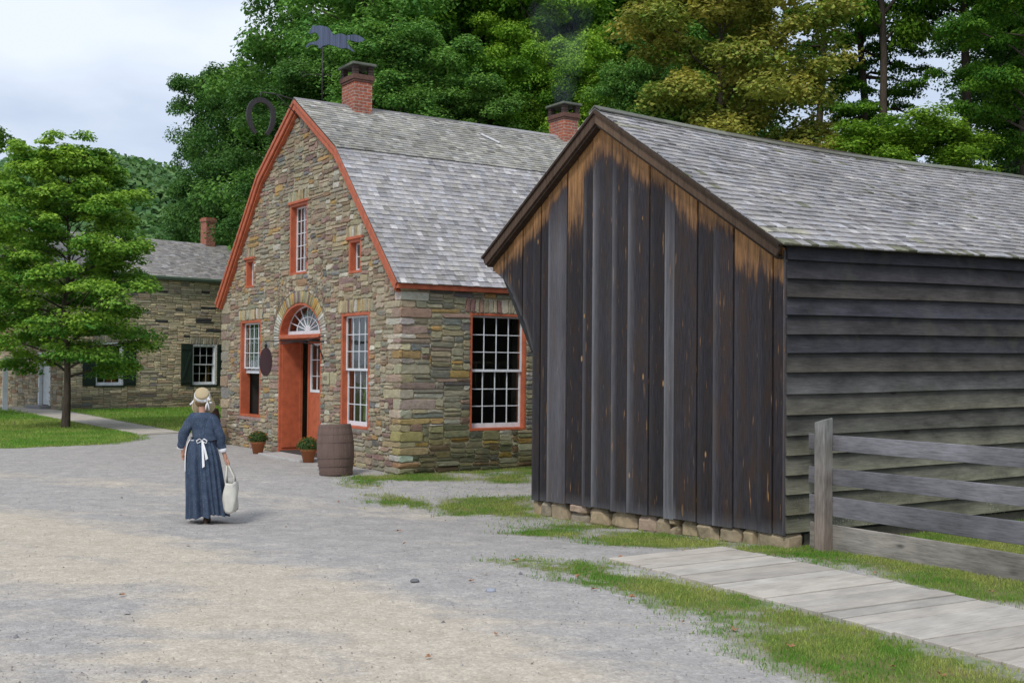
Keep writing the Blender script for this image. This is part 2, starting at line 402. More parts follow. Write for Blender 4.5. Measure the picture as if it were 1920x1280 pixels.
def make_ground():
    ys = [2.0]
    while ys[-1] < 60: ys.append(ys[-1] + max(.055, (ys[-1] - 4) * .0105))
    while ys[-1] < 900: ys.append(ys[-1] * 1.06)
    ys = [-60, -30, -15, -7, -3, 0] + ys
    u = np.linspace(-1, 1, 331)
    xs = 12.5 * u * (1 + .25 * u * u); ext = np.array([20, 26, 35, 50, 75, 120, 200, 350, 600, 900.])
    xs = np.concatenate([-ext[::-1], xs - .6, ext])
    X, Y = np.meshgrid(xs, np.array(ys))
    # spread the fine columns outward with distance
    sc = np.where(np.abs(X) < 17.5, 1, 0)
    k = 1 + sstep(12, 48, Y) * 1.6
    X = np.where(sc == 1, X * k, np.where(np.abs(X) < 45, X * np.maximum(1, k * .98), X))
    X = np.where((np.abs(X) >= 50) & (sc == 0), np.sign(X) * np.maximum(np.abs(X), 60 * 1.0), X)
    X = np.sort(X, axis=1)
    Z = gheight(X, Y)
    Z = Z + (fbm(X * 2.2, Y * 2.2, 3, 4) - .5) * .035 * (1 - sstep(25, 40, Y))
    g, s, f = masks(X, Y)
    n, m = X.shape
    V = np.stack([X, Y, Z], -1).reshape(-1, 3)
    i = np.arange(n - 1)[:, None] * m + np.arange(m - 1)[None]
    F = np.stack([i, i + 1, i + m + 1, i + m], -1).reshape(-1, 4)
    o = np_mesh('ground', V, F, np.stack([g, s, f], -1).reshape(-1, 3), M['ground'], smooth=True)
    tag(o, 'grey and sandy gravel yard running into mown lawn and a wooded slope', 'ground', kind='structure')
make_ground()

def quads_from(centers, ax, bx, cx_, cols, name, mat, parent=None, shape='leaf'):
    """one folded rhombus per centre: ax long axis, bx side axis, cx_ lift"""
    n = len(centers)
    V = np.stack([centers - ax, centers - ax * .1 + bx + cx_, centers + ax, centers - ax * .1 - bx + cx_], 1).reshape(-1, 3)
    F = (np.arange(n)[:, None] * 4 + np.arange(4)[None])
    C = np.repeat(cols, 4, axis=0)
    return np_mesh(name, V, F, C, mat, parent)

def make_grass():
    rng = np.random.RandomState(3)
    sets = [(-4.5, 9, 5.5, 14, 4300, .030), (-4.5, 9, 14, 24.5, 2300, .036), (9, 20, 8, 22, 300, .08), (-13, -3, 24, 36, 600, .06), (-24, -5, 36, 56, 260, .08), (-24, -13, 24, 36, 420, .07)]
    P = []; H = []
    for x0, x1, y0, y1, dens, h in sets:
        n = int((x1 - x0) * (y1 - y0) * dens)
        x = rng.uniform(x0, x1, n); y = rng.uniform(y0, y1, n)
        # only what can be seen
        vis = (np.abs(x / y) < .5)
        x = x[vis]; y = y[vis]
        g, s, f = masks(x, y)
        k = rng.rand(len(x)) < g ** 1.7 * np.clip(.25 + 1.3 * fbm(x * 3, y * 3, 91, 3), 0, 1)
        # keep off walks and buildings
        d = (x - 3.0787, y - 13.0819); lx = d[0] * .83384 + d[1] * .552; ly = -d[0] * .552 + d[1] * .83384
        k &= ~((lx > .0) & (ly > .05) & (ly < 5)); 
        d = (x + 2.0196, y - 21.071); lx = d[0] * .83384 + d[1] * .552; ly = -d[0] * .552 + d[1] * .83384
        k &= ~((lx > 0) & (ly > 0) & (ly < 9.5))
        k &= ~inpoly(x, y, [(1.02, 12.08), (2.36, 13.04), (6.1, 6.14), (4.8, 5.2)])
        k &= ~inpoly(x, y, [(-9.3, 32.65), (-18.1, 46.5), (-23, 53.6), (-24.3, 52.7), (-19.4, 45.7), (-14.9, 38.6), (-10.05, 31.6)])
        x = x[k]; y = y[k]
        P.append(np.stack([x, y, gheight(x, y)], -1)); H.append(h * rng.uniform(.45, 1.25, len(x)))
    P = np.concatenate(P); H = np.concatenate(H); n = len(P)
    th = rng.uniform(0, 6.283, n); side = np.stack([np.cos(th), np.sin(th), 0 * th], -1) * (H * .11)[:, None]
    lean = rng.normal(0, .38, (n, 2)) * H[:, None]
    tip = P + np.stack([lean[:, 0], lean[:, 1], H], -1); midp = P + np.stack([lean[:, 0] * .35, lean[:, 1] * .35, H * .55], -1)
    P = P - np.array([0, 0, .012])
    V = np.stack([P - side, P + side, midp + side * .8, tip, midp - side * .8], 1).reshape(-1, 3)
    F = np.arange(n)[:, None] * 5 + np.arange(5)[None]
    dry = np.clip((fbm(P[:, 0] * 1.3, P[:, 1] * 1.3, 55, 3) - .34) * 3.0 + rng.normal(0, .16, n), 0, 1)
    far = P[:, 1] > 24
    dry = np.where(far, np.clip(dry * .5 + .18 * np.exp(-((P[:, 1] - 36) / 2.5) ** 2) * 3, 0, .75), dry)
    C = np.stack([rng.uniform(.7, 1.25, n) * np.where(far, 1.25, 1.), dry, 0 * dry], -1)
    o = np_mesh('grass', V, F, np.repeat(C, 5, axis=0), M['grass'])
    tag(o, 'short green and straw coloured grass growing at the gravel edges and on the lawns', 'grass', kind='stuff')
make_grass()

def make_pebbles():
    rng = np.random.RandomState(5); n = 15000
    y = 6.5 + 16 * rng.rand(n) ** 1.5; x = rng.uniform(-.48, .42, n) * (y + .5)
    g, s, f = masks(x, y); k = (g < .5) & (rng.rand(n) > s * .75)
    d = (x - 3.0787, y - 13.0819); k &= ~((d[0] * .834 + d[1] * .552 > 0) & (-d[0] * .552 + d[1] * .834 > 0))
    d = (x + 2.0196, y - 21.071); k &= ~((d[0] * .834 + d[1] * .552 > -.05) & (-d[0] * .552 + d[1] * .834 > -.05))
    x = x[k]; y = y[k]; n = len(x)
    r = .0035 + .0065 * rng.rand(n) ** 3 + .018 * (rng.rand(n) > .997)
    base = np.array([(0, 0, .8), (1, 0, 0), (.2, 1, 0), (-.9, .5, 0), (-.8, -.6, 0), (.3, -1, 0)])
    th = rng.uniform(0, 6.28, n); c, s_ = np.cos(th), np.sin(th)
    B = base[None] * rng.uniform(.7, 1.3, (n, 6, 3)) * r[:, None, None]
    V = np.stack([B[..., 0] * c[:, None] - B[..., 1] * s_[:, None], B[..., 0] * s_[:, None] + B[..., 1] * c[:, None], B[..., 2]], -1)
    V = V + np.stack([x, y, gheight(x, y) + .004], -1)[:, None]
    F = np.array([(0, 1, 2), (0, 2, 3), (0, 3, 4), (0, 4, 5), (0, 5, 1)])
    F = (np.arange(n)[:, None, None] * 6 + F[None]).reshape(-1, 3)
    t = rng.rand(n)[:, None]; b = rng.uniform(.5, 1.25, n)[:, None]
    C = (np.array([[.27, .27, .29]]) * (1 - t) + np.array([[.38, .33, .27]]) * t) * b
    o = np_mesh('pebbles', V.reshape(-1, 3), F, np.repeat(C, 6, axis=0), M['pebble'])
    tag(o, 'loose grey pebbles strewn over the gravel yard', 'pebbles', kind='stuff')
make_pebbles()

def make_dead_leaves():
    spots = [(.64, 10.98, .6), (.75, 10.35, .1), (1.35, 9.05, .5), (-.1, 8.6, 1), (2.55, 7.75, .3), (1.05, 10.0, 2), (.05, 11.9, .2), (-.55, 7.9, 2), (-1.2, 13.2, .4), (-2.6, 17.6, .8),
             (-2.2, 19.3, 1.7), (1.9, 12.75, .1), (1.3, 13.25, 2.2), (3.55, 11.3, .7), (4.3, 10.4, 1.2), (2.0, 8.3, 2.7), (1.7, 8.8, .9), (-1.4, 14.6, .1), (-.9, 16.1, .6), (.15, 17.0, 2), (2.8, 7.55, 1.1), (-3.3, 9.9, .3), (-.35, 10.7, 1.5), (1.15, 12.2, .2)]
    src = None
    for i, (x, y, a) in enumerate(spots):
        if src is None:
            b = MB(); pts = []
            for k in range(14):
                t = 2 * math.pi * k / 14; r = (.045 if k % 2 == 0 else .026) * (1.25 if k == 0 else 1)
                pts.append((r * math.cos(t), r * math.sin(t) * .8, .012 + .012 * math.sin(t * 2)))
            cv = [(0, 0, .004)] + pts
            b.add(cv, [(0, 1 + k, 1 + (k + 1) % 14) for k in range(14)], (.33, .17, .09))
            b.tube([(-.02, 0, .008), (-.06, .01, .006)], .0015, 4, (.3, .15, .08))
            src = b.build('fallen_leaf', M['deadleaf']); o = src
        else:
            o = src.copy(); COL.objects.link(o)
        o.location = (x, y, gz(x, y) + .02); o.rotation_euler = (random.uniform(-.3, .3), random.uniform(-.3, .3), a * 2); sc = random.uniform(.45, .9); o.scale = (sc, sc, sc)
        tag(o, 'small curled orange brown leaf fallen on the gravel or grass', 'fallen leaf', 'fallen leaves scattered on the ground')
make_dead_leaves()
for i, (x, y, r, c, l) in enumerate([(-.17, 10.3, .05, (.33, .35, .40), 'pale blue grey stone lying alone on the middle of the gravel road'), (-.88, 10.75, .045, (.16, .16, .17), 'small dark flat stone on the gravel road left of the pale one')]):
    b = MB(); b.lathe([(.001, -.01), (r, 0), (r * .85, r * .35), (r * .45, r * .55), (.001, r * .58)], 9, col=c, wob=lambda k, z: 1 + .22 * math.sin(k * 2.3 + z * 9)); o = b.build('loose_stone', M['pebble'], loc=(x, y, gz(x, y))); tag(o, l, 'stone')

# ------------------------------------------------------------------ stone walls
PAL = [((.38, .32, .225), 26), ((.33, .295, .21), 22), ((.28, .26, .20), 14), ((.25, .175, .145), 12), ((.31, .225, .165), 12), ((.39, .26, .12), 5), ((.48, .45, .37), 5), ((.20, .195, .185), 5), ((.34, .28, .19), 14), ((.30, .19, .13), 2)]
def pick(rng, pal=PAL):
    t = sum(w for _, w in pal); r = rng.random() * t
    for c, w in pal:
        r -= w
        if r <= 0: break
    k = rng.uniform(.78, 1.22); return tuple(min(.8, max(.01, x * k + rng.uniform(-.012, .012))) for x in c)
def stone(mb, o, U, Vv, N, u0, v0, w, h, col, rng, depth=.028, gap=.011, m=1):
    """a rounded rubble stone on the plane o + u U + v V, standing proud along N"""
    def ring(inset, d, jit):
        P = []; a0 = u0 + gap / 2 + inset; a1 = u0 + w - gap / 2 - inset; b0 = v0 + gap / 2 + inset * .9; b1 = v0 + h - gap / 2 - inset * .9
        if a1 - a0 < .01: a0 = a1 = (a0 + a1) / 2; a0 -= .004; a1 += .004
        if b1 - b0 < .01: b0 = b1 = (b0 + b1) / 2; b0 -= .004; b1 += .004
        cu = min(.28 * (a1 - a0), .012 + .05 * (a1 - a0)); cv = min(.26 * (b1 - b0), .022)
        raw = [(a0 + cu, b0), ((a0 + a1) / 2, b0), (a1 - cu, b0), (a1, b0 + cv), (a1, b1 - cv), (a1 - cu, b1), ((a0 + a1) / 2, b1), (a0 + cu, b1), (a0, b1 - cv), (a0, b0 + cv)]
        for k, (a, b) in enumerate(raw):
            ja, jb = J[k]
            P.append(o + U * (a + ja * jit) + Vv * (b + jb * jit) + N * d)
        return P
    jm = min(.014, h * .13)
    J = [(rng.uniform(-1, 1) * jm, rng.uniform(-1, 1) * jm) for _ in range(10)]
    d = depth * rng.uniform(.55, 1.35)
    r0 = ring(0, -.012, 1); r1 = ring(.003, d * .55, 1); r2 = ring(min(.011, h * .12), d, .9)
    tilt = rng.uniform(-.007, .007)
    r2 = [p + N * (tilt * (1 if k in (0, 1, 2, 3) else -1) + rng.uniform(-.003, .003)) for k, p in enumerate(r2)]
    c = o + U * (u0 + w * rng.uniform(.4, .6)) + Vv * (v0 + h * rng.uniform(.4, .6)) + N * (d + rng.uniform(-.002, .008))
    V = r0 + r1 + r2 + [c]; F = []
    for k in range(10):
        k2 = (k + 1) % 10
        F += [(k, k2, 10 + k2, 10 + k), (10 + k, 10 + k2, 20 + k2, 20 + k), (20 + k, 20 + k2, 30)]
    mb.add(V, F, col, m, False)

def rubble(mb, o, U, Vv, N, ulen, vlen, inside, rng, cell=.022, wr=(.12, .5), hr=(.05, .16), colf=None, depth=.028, blocked=None):
    nu = int(ulen / cell); nv = int(vlen / cell)
    free = np.zeros((nv, nu), bool)
    uu = (np.arange(nu) + .5) * cell; vv = (np.arange(nv) + .5) * cell
    UU, VV = np.meshgrid(uu, vv)
    free = inside(UU, VV)
    if blocked is not None: free &= ~blocked(UU, VV)
    for j in range(nv):
        i = 0
        while i < nu:
            if not free[j, i]: i += 1; continue
            run = 1
            while i + run < nu and free[j, i + run] and run < 60: run += 1
            h = int(round(rng.triangular(hr[0], hr[1], hr[0] + (hr[1] - hr[0]) * .3) / cell))
            w = int(round((rng.uniform(*wr) if rng.random() > .25 else rng.uniform(wr[0], wr[0] * 2)) / cell)); w = max(w, int(h * 1.1))
            if run - w < 5: w = run if run < w + 5 else w
            w = min(w, run); h = max(2, h)
            if w <= 2 and h < 3: h = 3
            hh = 0
            while hh < h and j + hh < nv and free[j + hh, i:i + w].all(): hh += 1
            # do not leave slivers above
            while j + hh < nv and hh < h + 2 and not free[min(nv - 1, j + hh + 2), i:i + w].any() and free[j + hh, i:i + w].all(): hh += 1
            free[j:j + hh, i:i + w] = False
            u0, v0, w_, h_ = i * cell, j * cell, w * cell, hh * cell
            if w_ > .03 and h_ > .03 or hh > 1:
                stone(mb, o, U, Vv, N, u0, v0, w_, h_, colf(u0, v0, rng) if colf else pick(rng), rng, depth)
            i += w

def sheet(mb, o, U, Vv, outer, holes, col, m=0, reveal=0, N=None, rm=0, rcol=None):
    loops = [outer] + holes
    P3 = [[Vector((a, b, 0)) for a, b in l] for l in loops]
    tris = tessellate_polygon(P3); flat = [p for l in loops for p in l]
    mb.add([o + U * a + Vv * b for a, b in flat], [tuple(t) for t in tris], col, m)
    if reveal:
        for l in holes:
            n = len(l); A = [o + U * a + Vv * b for a, b in l]; B = [p - N * reveal for p in A]
            mb.add(A + B, [(i, (i + 1) % n, (i + 1) % n + n, i + n) for i in range(n)], rcol or col, rm)
def rect(a0, a1, b0, b1): return [(a0, b0), (a1, b0), (a1, b1), (a0, b1)]

HO = Vector((-2.0196, 21.0710, 0)); HROT = math.atan(.662)
house = empty('stone_house', HO, HROT, 'two storey rubble stone workshop with steep gambrel shingle roof and red painted trim', 'house')
W = 9.43; L = 11.0
RID = (4.715, 7.70); BRK = 2.15; BZ = 6.33; EZ = 3.50   # ridge, break offset, break height, eave height
def roof_z(y):
    d = np.abs(np.asarray(y, float) - RID[0])
    up = RID[1] - d * (RID[1] - BZ) / BRK
    lo = BZ - (d - BRK) * (BZ - EZ) / (W / 2 + .13 - BRK)
    return np.where(d < BRK, up, lo)
ARC_Y, ARC_A, ARC_Z, ARC_B = 4.60, 1.14, 2.56, .74
def arch_pts(a, b, z0=0.0, n=22):
    p = [(ARC_Y - a, z0)] if z0 is not None else []
    q = [(ARC_Y + a * math.cos(math.pi * (1 - k / n)), ARC_Z + b * math.sin(math.pi * (1 - k / n))) for k in range(n + 1)]
    return ([(ARC_Y - a, z0)] if z0 is not None else []) + q + ([(ARC_Y + a, z0)] if z0 is not None else [])
WINS = dict(left=(6.83, 8.15, .73, 3.0), right=(1.245, 2.512, .735, 3.0), mid=(4.235, 5.2, 3.91, 5.46), sl=(7.30, 7.85, 3.77, 4.44), sr=(1.65, 2.21, 3.77, 4.44))
SW = (1.469, 2.751, .749, 2.977)

def front_wall():
    rng = random.Random(11); mb = MB()
    o = Vector((0, 0, 0)); U = Vector((0, 1, 0)); V = Vector((0, 0, 1)); N = Vector((-1, 0, 0))
    outer = [(0, -.3), (W, -.3), (W, float(roof_z(W)) - .1), (RID[0] + BRK, BZ - .1), (RID[0], RID[1] - .1), (RID[0] - BRK, BZ - .1), (0, float(roof_z(0)) - .1)]
    holes = [rect(*w) for w in WINS.values()] + [arch_pts(ARC_A, ARC_B, .0)]
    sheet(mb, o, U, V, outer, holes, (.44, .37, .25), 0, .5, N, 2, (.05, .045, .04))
    lin = []
    for k, (a0, a1, b0, b1) in WINS.items():
        e, hh = (.12, .25) if k in ('left', 'right') else (.06, .27)
        lin.append((a0 - e, a1 + e, b1, b1 + hh))
        u = a0 - e
        while u < a1 + e - .02:
            w = min(rng.uniform(.045, .12), a1 + e - u)
            c = pick(rng, [((.42, .35, .22), 5), ((.33, .31, .22), 4), ((.24, .16, .12), 2), ((.5, .47, .40), 3), ((.38, .27, .12), 2)])
            stone(mb, o, U, V, N, u, b1, w, hh + rng.uniform(-.015, .01), c, rng, .03, .008); u += w
        # the pale sill under each
    # arch voussoirs
    n = 46
    for k in range(n):
        t0 = math.pi * (k + .06) / n * 1.12 - .06 * math.pi; t1 = math.pi * (k + .94) / n * 1.12 - .06 * math.pi
        def P(t, e): return (ARC_Y + (ARC_A + e) * math.cos(t), ARC_Z + (ARC_B + e * .9) * math.sin(t))
        q = [P(t0, .0), P(t1, .0), P(t1, .27 + rng.uniform(-.01, .015)), P(t0, .27)]
        pale = abs(k - n / 2) > n * .30
        c = pick(rng, [((.52, .50, .44), 5), ((.40, .37, .29), 3)] if pale else [((.42, .33, .16), 5), ((.33, .30, .2), 4), ((.22, .16, .14), 2), ((.44, .27, .09), 2)])
        d = rng.uniform(.018, .035); B = [o + U * a + V * b + N * -.01 for a, b in q]; T = [o + U * a + V * b + N * d for a, b in q]
        cc = sum(T, Vector()) / 4; T2 = [p + (cc - p) * .07 + N * .006 for p in T]
        mb.add(B + T + T2, [(i, (i + 1) % 4, (i + 1) % 4 + 4, i + 4) for i in range(4)] + [(4 + i, 4 + (i + 1) % 4, (i + 1) % 4 + 8, i + 8) for i in range(4)] + [(8, 9, 10, 11)], c, 1, True)
    # date stone and its plain neighbour, right of the door
    stone(mb, o, U, V, N, 2.72, 1.56, .30, .25, (.40, .36, .23), rng, .03); lin.append((2.70, 3.30, 1.55, 1.82))
    quo = []
    for side in (0, 1):
        z = .0
        while z < float(roof_z(0)) - .1:
            h = rng.uniform(.14, .30); ln = rng.uniform(.28, .6)
            if side == 1:
                quo.append((W - ln, W, z, z + h)); stone(mb, o, U, V, N, W - ln, z, ln + .02, h, pick(rng), rng, .03)
            z += h
    for (z0, z1, l1, l2, c) in QUO: lin.append((-1, l2, z0, z1))
    def inside(u, v):
        u = u - .0
        ok = (v < roof_z(u) - .12)
        for a0, a1, b0, b1 in list(WINS.values()): ok &= ~((u > a0 - .005) & (u < a1 + .005) & (v > b0) & (v < b1))
        for a0, a1, b0, b1 in lin + quo: ok &= ~((u > a0) & (u < a1) & (v > b0) & (v < b1))
        e = np.hypot((u - ARC_Y) / (ARC_A + .27), (v - ARC_Z) / (ARC_B + .25)) < 1
        ok &= ~(e & (v > ARC_Z - .16)); ok &= ~((np.abs(u - ARC_Y) < ARC_A + .01) & (v < ARC_Z))
        ok &= ~((np.abs(u - ARC_Y) < ARC_A + .27) & (v > ARC_Z - .17) & (v < ARC_Z))
        return ok
    rubble(mb, o, U, V, N, W, 7.7, inside, rng, wr=(.18, .70), hr=(.04, .165), depth=.03)
    return mb.build('front_wall', [M['mortar'], M['stone'], M['dark']], house)

# shared corner stones, each wraps round the near corner
QUO = []
_r = random.Random(21); z = 0.0; k = 0
while z < 3.36:
    h = _r.uniform(.08, .21); h = min(h, 3.42 - z)
    l1, l2 = (_r.uniform(.4, .75), _r.uniform(.2, .34)) if k % 2 else (_r.uniform(.2, .34), _r.uniform(.35, .7))
    c = pick(_r, [((.39, .345, .245), 5), ((.34, .30, .215), 5), ((.28, .20, .165), 4), ((.46, .44, .38), 1)])
    if .25 < z < .95: c = (.36, .29, .13) if k % 2 else (.33, .285, .17)
    if z > 2.9: c = (.46, .44, .38) if k % 2 else (.38, .34, .25)
    if _r.random() < .5 and not .25 < z < .95: c = pick(_r)
    QUO.append((z, z + h, l1, l2, c)); z += h; k += 1

def side_wall():
    rng = random.Random(12); mb = MB()
    o = Vector((0, 0, 0)); U = Vector((1, 0, 0)); V = Vector((0, 0, 1)); N = Vector((0, -1, 0))
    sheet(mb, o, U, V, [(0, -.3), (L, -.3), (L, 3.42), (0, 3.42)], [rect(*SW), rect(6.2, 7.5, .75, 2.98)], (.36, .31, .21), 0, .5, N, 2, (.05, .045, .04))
    a0, a1, b0, b1 = SW; u = a0 - .1
    while u < a1 + .3:
        w = rng.uniform(.05, .16); stone(mb, o, U, V, N, u, b1, w, .27, pick(rng, [((.34, .30, .19), 6), ((.25, .15, .12), 2), ((.40, .36, .26), 3)]), rng, .03, .008); u += w
    # corner stones, one face on each wall
    for (z0, z1, l1, l2, c) in QUO:
        stone(mb, o, U, V, N, -.028, z0, l1 + .028, z1 - z0, tuple(x * rng.uniform(.85, 1.05) for x in c), rng, .028)
        stone(mb, o, Vector((0, 1, 0)), V, Vector((-1, 0, 0)), -.028, z0, l2 + .028, z1 - z0, tuple(x * rng.uniform(.95, 1.1) for x in c), rng, .028)
    def inside(u, v):
        ok = (v < 3.4) & ~((u > a0 - .005) & (u < a1 + .005) & (v > b0) & (v < b1)) & ~((u > a0 - .1) & (u < a1 + .3) & (v > b1) & (v < b1 + .27))
        for (z0, z1, l1, l2, c) in QUO: ok &= ~((u < l1) & (v > z0) & (v < z1))
        return ok
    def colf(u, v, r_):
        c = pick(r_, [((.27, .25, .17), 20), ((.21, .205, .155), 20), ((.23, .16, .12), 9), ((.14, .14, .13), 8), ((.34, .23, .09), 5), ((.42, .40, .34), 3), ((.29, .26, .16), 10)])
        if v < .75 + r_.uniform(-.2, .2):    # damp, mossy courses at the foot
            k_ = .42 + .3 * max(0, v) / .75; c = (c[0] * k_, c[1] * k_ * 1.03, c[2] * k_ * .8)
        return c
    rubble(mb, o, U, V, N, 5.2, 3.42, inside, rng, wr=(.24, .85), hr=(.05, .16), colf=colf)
    return mb.build('side_wall', [M['mortar'], M['stone'], M['dark']], house)
front_wall(); side_wall()

def back_walls():
    mb = MB(); c = (.33, .29, .2)
    o = Vector((0, W, 0)); sheet(mb, o, Vector((1, 0, 0)), Vector((0, 0, 1)), [(0, -.3), (L, -.3), (L, 3.42), (0, 3.42)], [rect(3.2, 4.5, .5, 1.65)], c, 0, .5, Vector((0, 1, 0)))
    o = Vector((L, 0, 0)); sheet(mb, o, Vector((0, 1, 0)), Vector((0, 0, 1)), [(0, -.3), (W, -.3), (W, float(roof_z(W)) - .1), (RID[0] + BRK, BZ - .1), (RID[0], RID[1] - .1), (RID[0] - BRK, BZ - .1), (0, float(roof_z(0)) - .1)], [], c)
    mb.build('rear_wall', M['mortar'], house)
    mb = MB(); mb.box(.02, L - .02, .02, W - .02, .03, .06, (.06, .055, .05)); mb.build('floor', M['dark'], house)
    mb = MB(); mb.box(.5, L - .05, .05, W - .05, 3.35, 3.42, (.05, .04, .03)); mb.build('ceiling', M['dark'], house)
back_walls()

# ------------------------------------------------------------------ roofs
def shingles(mb, o, U, D, N, ulen, dlen, rng, exp=.135, wr=(.08, .2), th=.014, colf=None, m=0, warp=None, lap=.03):
    """o top-left corner; U along the ridge; D down the slope"""
    rows = int(dlen / exp + .5)
    for r in range(rows):
        d1 = dlen - r * exp + rng.uniform(-.002, .002); d0 = max(-.02, d1 - exp - lap); u = -rng.uniform(0, .1)
        while u < ulen:
            w = rng.uniform(*wr); a = max(u, 0); b = min(u + w - .004, ulen)
            if b - a > .015:
                dd = d1 + rng.uniform(-.006, .009); t1 = th * rng.uniform(.8, 1.5); lift = rng.uniform(0, .004)
                def P(uu, d, n):
                    p = o + U * uu + D * d + N * n
                    if warp: p = p + Vector((0, 0, warp(uu, d)))
                    return p
                V = [P(a, d0, .0), P(b, d0, .0), P(b, dd, .004 + lift), P(a, dd, .004 + lift), P(a, d0, .006), P(b, d0, .006), P(b, dd, .004 + lift + t1), P(a, dd, .004 + lift + t1)]
                c = colf(a, dd, r, rng) if colf else (.3, .3, .3)
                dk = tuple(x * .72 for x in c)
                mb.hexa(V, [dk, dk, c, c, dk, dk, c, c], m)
            u += w
def grey(rng, base=.26, sp=.07, warm=0):
    g = base + rng.gauss(0, sp * .55)
    if rng.random() < .10: g *= 1.35
    if rng.random() < .10: g *= .72
    g = max(.08, g)
    t = rng.random()
    return (g * (1.02 + .05 * t + warm), g * (1.0 + .01 * t), g * (1.04 - .10 * t - warm))

def house_roof():
    rng = random.Random(5); mb = MB()
    X0 = -.16; LEN = L + .3
    th = 0.0
    for sgn in (-1, 1):
        yr = RID[0]; yb = RID[0] + sgn * BRK; ye = RID[0] + sgn * (W / 2 + .15)
        ze = EZ - .02
        P0 = Vector((X0, yr, RID[1])); P1 = Vector((X0, yb, BZ)); P2 = Vector((X0, ye, ze))
        for (A, B, ext, up) in ((P0, P1, .04, 1), (P1, P2, .03, 0)):
            D = (B - A); dl = D.length; D.normalize(); U = Vector((1, 0, 0)); N = D.cross(U); N = N if N.z > 0 else -N
            a = A; q = [a, a + U * LEN, a + U * LEN + D * dl, a + D * dl]
            mb.prism([p - N * .005 for p in q], -N * .05, (.10, .09, .08), 0)
            if sgn < 0:
                def colf(u, d, r, g_, up=up):
                    c = grey(g_, .34 if up else .38, .08)
                    v_ = float(vnoise(np.array(u * .55), np.array(d * 1.2 + up * 7), 9))
                    k = .82 + .36 * v_; c = tuple(x * k for x in c)
                    if up: c = (c[0] * .99, c[1] * .99, c[2] * .90)
                    return c
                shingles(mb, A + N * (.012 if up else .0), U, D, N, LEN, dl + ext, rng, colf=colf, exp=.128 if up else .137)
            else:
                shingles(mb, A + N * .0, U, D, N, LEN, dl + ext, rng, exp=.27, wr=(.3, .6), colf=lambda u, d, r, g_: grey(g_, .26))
    # ridge boards
    for s_ in (-1, 1):
        u = X0
        while u < X0 + LEN:
            w = 1.4; y1 = RID[0] + s_ * .14; z1 = RID[1] - .14 * (RID[1] - BZ) / BRK
            c = grey(rng, .20, .03)
            e = .035 if s_ < 0 else .03
            mb.hexa([(u, RID[0], RID[1] + e - .02), (u + w, RID[0], RID[1] + e - .02), (u + w, y1, z1 + e - .02), (u, y1, z1 + e - .02), (u, RID[0], RID[1] + e), (u + w, RID[0], RID[1] + e), (u + w, y1, z1 + e), (u, y1, z1 + e)], c)
            u += w
    mb.build('roof', M['shingle'], house)
    # a loose bright batten left on the upper slope
    D = Vector((0, -BRK, BZ - RID[1])).normalized(); N = Vector((0, D.z, -D.y)); N = N if N.z > 0 else -N
    p = Vector((4.2, RID[0], RID[1])) + D * .75 + N * .05
    b = MB(); b.bar(p, p + D * .42 + Vector((.28, 0, 0)), .07, .02, (.6, .6, .6), up=N); o = b.build('loose_shingle', M['shinglef']); o.location = HO; o.rotation_euler = (0, 0, HROT)
    tag(o, 'pale loose strip of wood lying askew on the upper roof of the stone house', 'wood strip')
    # red rake boards, two steps of moulding each side
    for s_ in (-1, 1):
        rb = MB(); prev = None
        ye = RID[0] + s_ * (W / 2 + .13)
        pts = [(RID[0], RID[1] - .015), (RID[0] + s_ * BRK, BZ - .015), (ye, EZ - .03)]
        def off(pts, d):
            (y0, z0), (y1, z1), (y2, z2) = pts
            n1 = Vector((-(z1 - z0), (y1 - y0))).normalized(); n2 = Vector((-(z2 - z1), (y2 - y1))).normalized()
            n1 = n1 if n1.y < 0 else -n1; n2 = n2 if n2.y < 0 else -n2
            nm = (n1 + n2).normalized(); k = d / nm.dot(n1)
            a = (y0, z0 + d / n1.y * 1.0); a = (y0, z0 - d / abs(n1.y))
            return [a, (y1 + nm.x * k, z1 + nm.y * k), (y2 + n2.x * d, z2 + n2.y * d)]
        for (d0, d1, x0, x1) in ((0, .19, -.15, -.105), (.0, .075, -.175, -.15), (.19, .24, -.105, .0)):
            A = off(pts, d0); B = off(pts, d1)
            for i in (0, 1):
                q = [(x0, *A[i]), (x0, *A[i + 1]), (x0, *B[i + 1]), (x0, *B[i])]
                V = [Vector(p_) for p_ in q] + [Vector((x1, p_[1], p_[2])) for p_ in q]
                rb.hexa([V[0], V[1], V[2], V[3], V[4], V[5], V[6], V[7]])
        # boxed end
        rb.build('rake_board', M['red'], house, .006)
    for (ya, yb) in ((-.13, .0), (W, W + .13)):
        eb = MB(); eb.box(-.14, L, ya, yb, EZ - .13, EZ - .035); eb.build('eave_board', M['red'], house, .006)
house_roof()

